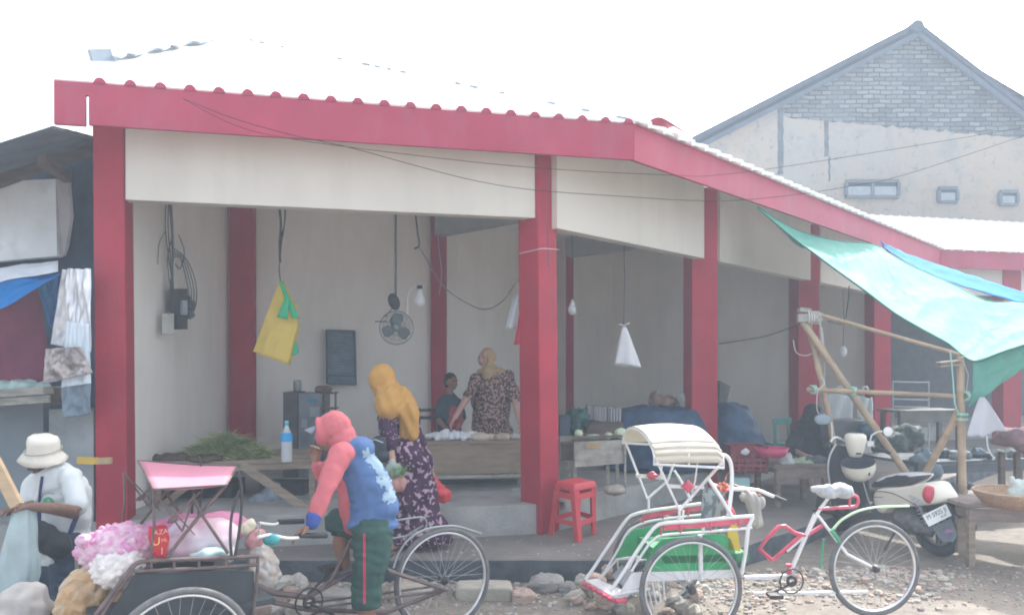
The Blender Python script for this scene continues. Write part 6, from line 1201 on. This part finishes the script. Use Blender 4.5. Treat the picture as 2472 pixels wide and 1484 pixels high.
# -- woman in an orange headscarf walking past
d = 6.85
pw = empty('person', P(1000,1322,6.85), 'woman in an orange headscarf and a long purple patterned dress walking left', 'person')
mb = MB(); q, M_ = head(mb, P(916,918,6.85), (-.85,.45,-.3)); mb.cap(P(925,935,6.85), .05, P(945,970,6.85), .055)
mb.cap(P(948,985,6.85), .10, P(985,1130,6.85), .12).cap(P(940,1000,6.72), .045, P(940,1075,6.66), .04).cap(P(940,1075,6.66), .038, P(950,1122,6.6), .026); hand(mb, P(951,1126,6.6), (.1,-.1,-1), (1,0,0), (-.3,-1,0), .95, 1.0)
mb.cap(P(990,1150,6.85), .11, P(968,1306,6.8), .045).cap(P(966,1310,6.8), .04, P(940,1324,6.78), .028).cap(P(1005,1150,6.9), .11, P(1050,1300,6.95), .045).cap(P(1050,1302,6.95), .04, P(1035,1316,6.95), .03)
mb.cap(P(975,1000,7.0), .045, P(1020,1080,7.05), .04).cap(P(1020,1080,7.05), .038, P(1042,1135,7.05), .026); hand(mb, P(1043,1138,7.05), (.2,0,-1), (0,-1,0), (-1,0,0), .95, 1.3)
for k in range(4): mb.cap(P(938+1.5*k,1325,6.75+.02*k), .012, P(931+1.5*k,1327,6.745+.02*k), .01, 8)
bd = blob('body', mb, SKIN2, pw, .009, 2)
DRS = pattern('purple_batik', (.060,.025,.060), (.42,.30,.37), 24, .56); DRS2 = pattern('purple_dotted', (.36,.26,.33), (.055,.022,.055), 38, .22, 'voronoi')
k = 6.85/F
mb = MB(); mb.loft([(P(x,y,6.88), hw*k, hw*k*dp) for x, y, hw, dp in ((945,968,18,.8),(948,990,34,.8),(958,1020,42,.75),(975,1070,46,.75),(984,1110,50,.8),(992,1160,50,.8),(999,1210,54,.8),(1010,1255,66,.75),(1018,1290,78,.7),(1016,1308,77,.65))], 36)
o = blob('dress', mb, DRS, pw, .014, 3, (.05,5,3))
for v in o.data.vertices:
    p = v.co; t = max(0, min(1, (.95 - (p.z + pw.location.z)) / .7)); a = math.atan2(p.y, p.x - 0); v.co += V((math.cos(a), math.sin(a), 0))*.022*t*math.sin(a*9)
mb = MB(); mb.cap(P(938,1000,6.74), .075, P(940,1050,6.68), .075).cap(P(940,1050,6.68), .075, P(941,1070,6.66), .070); blob('sleeve', mb, DRS2, pw, .012, 2, (.015,9,1)); mb = MB(); mb.cap(P(980,1000,6.98), .085, P(1012,1075,7.02), .075).cap(P(1012,1075,7.02), .075, P(1036,1122,7.04), .05); blob('sleeve', mb, DRS, pw, .012, 2, (.015,9,2))
ORG = mat('orange_headscarf', (.48,.26,.065), .85, .06, 4, bump=.5, bscale=9)
mb = MB(); mb.ell(P(921,914,6.86), (.118,.125,.135), Matrix.Rotation(R(12),3,'Y')).cap(P(928,930,6.86), .115, P(946,968,6.86), .13).ell(P(948,978,6.83), (.155,.17,.13)).cap(P(938,965,6.76), .12, P(936,985,6.72), .11).cap(P(962,965,6.86), .135, P(985,1000,6.86), .105).cap(P(978,985,6.84), .115, P(988,1045,6.84), .088).cap(P(985,1000,6.82), .1, P(993,1048,6.82), .07)
o = blob('headscarf', mb, ORG, pw, .01, 9, (.008,5,2))
for v in o.data.vertices:
    p = v.co + pw.location; v.co += V((0,-1,0))*.008*math.sin((p.x*1.5+p.z*.7)*38)*(1 if p.z < 1.62 else .3)
o.data.update(); folds(o, P(905,930,6.85), P(1010,985,6.85), .004, 5); tuck(bd, cl_(pw))
sb = empty('shoulder_bag', P(912,1080,6.6), 'black handbag with a pale zip held against the hip of the walking woman', 'bag'); blob('bag', MB().ell(P(912,1080,6.62), (.085,.06,.11), Matrix.Rotation(R(25),3,'Y')).ell(P(922,1100,6.62), (.07,.06,.06)), mat('black_leather', (.02,.035,.045), .4, .2), sb, .012, 1); MB().tube([P(892,1066,6.54), P(905,1060,6.53), P(925,1068,6.54)], .005, 6).build('zip', mat('pale_zip', (.45,.5,.52), .5), sb); MB().tube(smooth_path([P(930,1060,6.65), P(920,1030,6.65), P(912,1010,6.68), P(920,990,6.72)]), .012, 6, flat=.4).build('strap', BLACK, sb)
gb = empty('vegetable_bag', P(960,1150,6.5), 'clear bag of green leaves over pink food carried by the walking woman', 'bag')
mb = MB(); random.seed(6)
for k in range(420): blade(mb, P(956+random.gauss(0,9), 1136+random.gauss(0,6), 6.5+random.gauss(0,.03)), random.uniform(.03,.06), .006, random.uniform(-.6,.8), random.uniform(0,6.28))
mb.build('leaves', mat('fresh_leaves', (.16,.36,.08), .7, .3, 20), gb); blob('pink_food', MB().ell(P(962,1168,6.5), (.065,.06,.07)).ell(P(950,1165,6.5), (.05,.05,.06)), mat('pink_food', (.50,.25,.22), .6, .2, 14), gb, .012, 1, (.015,18,1)); blob('wrap', MB().ell(P(950,1132,6.47), (.065,.05,.06)).cap(P(945,1115,6.5), .03, P(950,1140,6.48), .05), mat('clear_wrap', (.55,.66,.62), .3, .1, 9, alpha=.4), gb, .012, 1, (.012,18,1))
rbg = empty('red_plastic_bag', P(1062,1208,7.0), 'bright red plastic bag hanging behind the walking woman', 'bag'); blob('bag', MB().cap(P(1045,1150,7.05), .02, P(1058,1185,7.05), .075).ell(P(1066,1193,7.05), (.095,.07,.065)), mat('bright_red_bag', (.72,.07,.08), .35, .1, 8, trans=.25), rbg, .01, 2, (.02,12,1)); MB().tube([P(1043,1136,7.05), P(1045,1152,7.05)], .012, 6).build('handle', mat('red_bag_handle', (.6,.06,.07), .4), rbg)
# -- vendor
d = 9.6; k = d/F
pv_ = empty('person', P(1188,1150,9.6), 'woman vendor in a beige headscarf and brown patterned blouse behind the counter', 'person')
mb = MB(); q, M_ = head(mb, P(1172,865,9.6), (-.62,-.78,0)); mb.cap(P(1176,885,9.6), .05, P(1184,905,9.6), .06).cap(P(1188,925,9.6), .13, P(1188,1060,9.6), .15).cap(P(1180,1060,9.6), .1, P(1178,1135,9.6), .05).cap(P(1198,1060,9.6), .1, P(1200,1135,9.6), .05)
mb.cap(P(1152,915,9.5), .055, P(1124,965,9.3), .045).cap(P(1124,965,9.3), .042, P(1098,1008,9.1), .028); hand(mb, P(1096,1011,9.09), (-.4,-.3,-.8), (0,-.3,-.6), (1,-.4,0), .95, .5)
mb.cap(P(1226,912,9.55), .055, P(1242,965,9.45), .045).cap(P(1242,965,9.45), .042, P(1254,1020,9.2), .028); hand(mb, P(1255,1024,9.19), (0,-.4,-.8), (-1,0,0), (0,-1,0), .95, .5)
bd = blob('body', mb, mat('fair_brown_skin', (.46,.27,.22), .55, .08, 10), pv_, .008, 1); eyes(pv_, q, M_)
BRW = pattern('brown_swirl_print', (.065,.035,.04), (.36,.24,.21), 42, .50)
mb = MB(); mb.loft([(P(x,y,9.6), hw*k, hw*k*.72) for x, y, hw in ((1185,893,12),(1187,900,36),(1188,915,46),(1187,945,47),(1187,990,46),(1186,1030,50),(1185,1075,53),(1185,1140,55))], 32).cap(P(1152,912,9.55), .075, P(1132,952,9.38), .066).cap(P(1225,910,9.57), .078, P(1239,955,9.48), .070)
blob('blouse', mb, BRW, pv_, .016, 2, (.035,5,1))
BEI = mat('beige_headscarf', (.40,.28,.15), .85, .08, 6)
mb = MB(); q2_ = q
M2 = M_; mb.ell(q(0,-.045,.018), (.097,.108,.118), M2).torus(q(0,.030,-.012), M2 @ V((0,1,0)), .076, .019, 30, 8).cap(q(0,-.045,-.075), .078, P(1186,900,9.6), .11).ell(P(1187,896,9.6), (.19,.15,.055)).cap(P(1180,900,9.52), .09, P(1180,925,9.5), .06)
o = blob('headscarf', mb, BEI, pv_, .007, 1, (.003,9,1)); tuck(bd, cl_(pv_))
# -- child beside her
pc_ = empty('person', P(1085,1150,9.9), 'child with short black hair seated behind the counter left of the vendor', 'person')
mb = MB(); q, M_ = head(mb, P(1090,922,9.9), (.72,-.68,-.05), Z, .92); mb.cap(P(1086,940,9.9), .042, P(1084,958,9.9), .05).cap(P(1084,970,9.9), .10, P(1085,1060,9.9), .12).cap(P(1066,968,9.85), .042, P(1060,1015,9.7), .036).cap(P(1060,1015,9.7), .034, P(1078,1035,9.5), .024); hand(mb, P(1080,1036,9.49), (.8,-.3,-.2), (0,0,-1), (0,-1,0), .85, .6)
mb.cap(P(1104,968,9.85), .042, P(1114,1015,9.7), .036).cap(P(1114,1015,9.7), .034, P(1104,1036,9.5), .024); hand(mb, P(1102,1037,9.49), (-.8,-.3,-.2), (0,0,-1), (0,-1,0), .85, .6)
bd = blob('body', mb, SKIN, pc_, .009, 2); eyes(pc_, q, M_, .92)
mb = MB(); mb.ell(q(0,-.03,.045), (.078,.088,.078), M_).ell(q(0,-.055,.0), (.074,.06,.08), M_); blob('hair', mb, mat('black_hair', (.012,.014,.018), .6, .3, 30), pc_, .008, 1, (.008,40,1))
mb = MB(); mb.cap(P(1085,972,9.92), .13, P(1085,1060,9.92), .155).cap(P(1066,970,9.87), .062, P(1060,1005,9.75), .058).cap(P(1104,970,9.87), .062, P(1113,1005,9.75), .058); blob('shirt', mb, mat('dark_teal_shirt', (.03,.07,.10), .85, .2, 6), pc_, .014, 2, (.02,7,1)); tuck(bd, cl_(pc_)); tag(blob('red_garment', MB().ell(P(1098,1010,9.35), (.09,.05,.16)), mat('dull_red_cloth', (.30,.06,.07), .85, .15, 6), None, .014, 2, (.03,9,1)), 'dull red cloth held in front of the child', 'cloth')
ch = empty('dark_chair', P(1030,1040,10.1), 'dark slatted chair left of the child', 'chair'); mb = MB()
for y in (990, 1008): mb.beam(P(1010,y,10.1), P(1052,y-1,10.1), .03, .04)
mb.build('back_slat', mat('dark_slat', (.05,.07,.08), .6), ch)
for x in (1012, 1050): MB().beam(P(x,985,10.1), P(x,1125,10.1), .03, .03, V((0,1,0))).build('leg', mat('dark_leg', (.05,.07,.08), .6), ch)
# -- figure in black
pb = empty('person', P(1948,1110,10.4), 'seated figure in a black headscarf and robe seen from behind the low rough table', 'person')
mb = MB(); q, M_ = head(mb, P(1962,997,10.4), (.75,.6,0)); mb.cap(P(1960,1010,10.4), .05, P(1958,1030,10.4), .06).cap(P(1956,1045,10.4), .13, P(1952,1110,10.4), .16).cap(P(1925,1040,10.3), .05, P(1912,1085,10.1), .04).cap(P(1912,1085,10.1), .038, P(1945,1100,9.9), .027); hand(mb, P(1947,1101,9.9), (.8,-.2,0), (0,0,-1), (0,-1,0), .95, .6)
mb.cap(P(1940,1112,10.4), .1, P(1955,1112,9.95), .08).cap(P(1955,1112,9.95), .06, P(1955,1170,9.95), .045)
bd = blob('body', mb, SKIN2, pb, .01, 2)
BLK = mat('black_cloth', (.018,.024,.034), .85, .25, 6)
mb = MB(); mb.ell(P(1961,996,10.42), (.112,.125,.135)).cap(P(1958,1010,10.42), .115, P(1950,1040,10.42), .15).cap(P(1948,1045,10.42), .19, P(1945,1110,10.42), .25).cap(P(1928,1040,10.32), .09, P(1914,1085,10.12), .085).cap(P(1975,1045,10.3), .1, P(1985,1100,10.2), .12); blob('robe', mb, BLK, pb, .016, 3, (.035,6,1)); tuck(bd, cl_(pb), .01, .08)
# -- man with the bucket hat
d = 5.0
pm = empty('person', P(140,1560,5.0), 'man in a cream bucket hat and white T-shirt with a black bag, left edge', 'person')
mb = MB(); fwd = (-.72,-.55,-.42); q, M_ = head(mb, P(108,1106,4.98), fwd, (-.1,-.3,.95), 1.0); mb.cap(P(120,1118,5.0), .055, P(140,1142,5.03), .062)
mb.cap(P(135,1170,5.03), .13, P(145,1300,5.05), .14)
mb.cap(P(180,1168,4.92), .052, P(192,1238,4.86), .044).cap(P(192,1238,4.86), .044, P(125,1226,4.62), .036).cap(P(125,1226,4.62), .036, P(80,1222,4.58), .027); hand(mb, P(78,1222,4.58), (-1,-.05,-.02), (0,0,-1), (.1,-1,.2), 1.0, .55)
mb.cap(P(82,1165,5.15), .05, P(72,1222,5.0), .042).cap(P(72,1222,5.0), .040, P(62,1222,4.72), .027); hand(mb, P(61,1222,4.70), (-.6,-.6,0), (0,0,-1), (-1,.4,.2), 1.0, .55)
mb.cap(P(165,1330,5.0), .105, P(160,1440,4.95), .07).cap(P(160,1440,4.95), .065, P(165,1545,5.0), .042).cap(P(165,1550,5.0), .04, P(140,1562,4.95), .03).cap(P(122,1330,5.1), .105, P(112,1440,5.0), .07).cap(P(112,1440,5.0), .065, P(118,1545,5.05), .042).cap(P(118,1550,5.05), .04, P(96,1560,5.0), .03)
bd = blob('body', mb, mat('tanned_skin', (.17,.095,.07), .55, .1, 10), pm, .008, 2); eyes(pm, q, M_, 1.0)
hatm = mat('cream_hat_cloth', (.66,.63,.55), .9, .05, 9, bump=.15); Mh = Matrix.Rotation(R(8),3,'Y') @ Matrix.Rotation(R(14),3,'X'); hc_ = P(104,1083,4.96)
hh_ = MB().lathe([(.0001,.095),(.06,.093),(.088,.082),(.10,.055),(.104,.0),(.108,-.02),(.13,-.045),(.148,-.072),(.144,-.076),(.104,-.03),(.098,-.01)], hc_, 32, Mh*.93).build('hat', hatm, pm, wr=(.012,9,1)); MB().torus(hc_ + Mh @ V((0,0,-.004)), Mh @ Z, .105, .004, 40, 6).build('hat_seam', mat('hat_seam', (.50,.47,.40), .9), hh_)
WT = mat('white_cotton', (.62,.66,.67), .85, .04, 4, bump=.6, bscale=8)
mb = MB(); mb.cap(P(132,1160,5.03), .135, P(140,1215,5.05), .155).cap(P(140,1215,5.05), .155, P(152,1300,5.06), .165).ell(P(150,1145,5.05), (.11,.13,.05)).cap(P(170,1158,4.96), .072, P(184,1218,4.88), .066).cap(P(88,1165,5.12), .075, P(76,1205,5.02), .068).cap(P(170,1290,5.06), .13, P(182,1335,5.08), .09).cap(P(178,1180,5.02), .1, P(188,1360,5.08), .085).cap(P(150,1300,5.05), .155, P(158,1350,5.05), .15)
ts = blob('t_shirt', mb, WT, pm, .010, 3, (.016,5,1)); folds(ts, P(80,1200,5.0), P(200,1330,5.0), .004, 5); clampz(ts, .545); bpy.context.view_layer.update()
GP = mat('green_print', (.04,.38,.16), .8); GG = mat('grey_print', (.30,.30,.28), .8)
decal(ts, 'shirt_print', [(100,1192,134,1220)], GP, .004, 34, 28, pm, lambda x, y: (x-117)**2+(y-1213)**2 < 14**2 and y < 1216 and not ((x-117)**2 < 9 and y > 1204) and abs((x-117)**2+(y-1213)**2-64) > 9)
decal(ts, 'shirt_print', [(98,1178,138,1200)], GG, .004, 40, 22, pm, lambda x, y: 17**2 < (x-118)**2+((y-1204)*1.2)**2 < 21**2 and y < 1192 and int(x*1.3) % 3)
mb = MB(); mb.cap(P(165,1318,5.02), .13, P(160,1430,4.96), .092).cap(P(160,1430,4.96), .09, P(165,1530,5.0), .065).cap(P(122,1325,5.1), .125, P(113,1430,5.02), .09).cap(P(113,1430,5.02), .09, P(118,1530,5.05), .065); tr_ = blob('trousers', mb, mat('dark_navy_trousers', (.03,.055,.10), .85, .25, 6), pm, .012, 2, (.02,7,1)); folds(tr_, P(150,1350,5.0), P(140,1530,5.0), .007, 6); tuck(bd, cl_(pm)); bpy.context.view_layer.update()
decal(tr_, 'trouser_stripe', [(180,1345,190,1420)], mat('beige_stripe', (.35,.33,.30), .8), .004, 4, 20, pm)
wb = empty('waist_bag', P(125,1350,4.75), 'black shoulder bag hung across the man in the bucket hat', 'bag'); blob('bag', MB().ell(P(112,1300,4.80), (.095,.06,.10)).ell(P(140,1312,4.80), (.09,.06,.085)).ell(P(95,1280,4.8), (.05,.05,.06)), mat('black_nylon', (.018,.025,.032), .6, .2, 20, bump=.3), wb, .012, 2, (.015,8,1))
def st_(pts, w_=.032): return [near_surf(ts, x, y, .008) or P(x, y, 4.85) for x, y in pts]
MB().tube(smooth_path([near_surf(ts, x, y, .006) or P(x,y,4.9) for x, y in ((104,1150),(101,1175),(98,1200),(96,1222))] + [P(94,1262,4.8)]), .02, 8, flat=.25).build('strap', mat('navy_strap', (.02,.03,.12), .7), wb); MB().tube([P(158,1310,4.8), P(168,1290,4.83), P(178,1262,4.86), P(186,1245,4.9)], .02, 8, flat=.4).build('strap', mat('navy_strap', (.02,.03,.12), .7), wb)
pb2 = empty('plastic_bag', P(45,1400,4.6), 'clear bluish plastic bag held open by the man in the bucket hat', 'bag')
def pbf(u, v):
    a = 2*math.pi*u; hw = lerp(24, 48, min(1, v*1.6)) - 18*max(0, v-.75)*4*.5; c = P(58 - 18*v, 1222 + 208*v, 4.6); r_ = hw*4.6/F*(1+.15*noise.noise(V((math.cos(a)*2, math.sin(a)*2, v*3)))+.10*noise.noise(V((math.cos(a)*6, math.sin(a)*6, v*2)))); return c + V((r_*math.cos(a), .5*r_*math.sin(a), 0))
MB().sheet(pbf, 48, 26, .002).build('bag', mat('bluish_clear_plastic', (.62,.74,.76), .3, .15, 7, trans=.35, alpha=.8), pb2)
# ---------------------------------------------------------------- added haze standing in for lens glare
hz = MB().hexa([V((-700,-180,-1)), V((700,-180,-1)), V((700,1000,-1)), V((-700,1000,-1))], [V((-700,-180,14)), V((700,-180,14)), V((700,1000,14)), V((-700,1000,14))])
hm = bpy.data.materials.new('haze'); hm.use_nodes = True; n_ = hm.node_tree.nodes; n_.clear(); ou = n_.new('ShaderNodeOutputMaterial'); pv = n_.new('ShaderNodeVolumePrincipled')  # haze volume added to stand in for lens glare
pv.inputs['Density'].default_value = HAZE; pv.inputs['Color'].default_value = (.72,.85,1,1); hm.node_tree.links.new(pv.outputs[0], ou.inputs['Volume'])
ho3 = hz.build('haze', hm); tag(ho3, kind='stuff', label='pale haze added over the street to stand for lens glare', cat='haze')
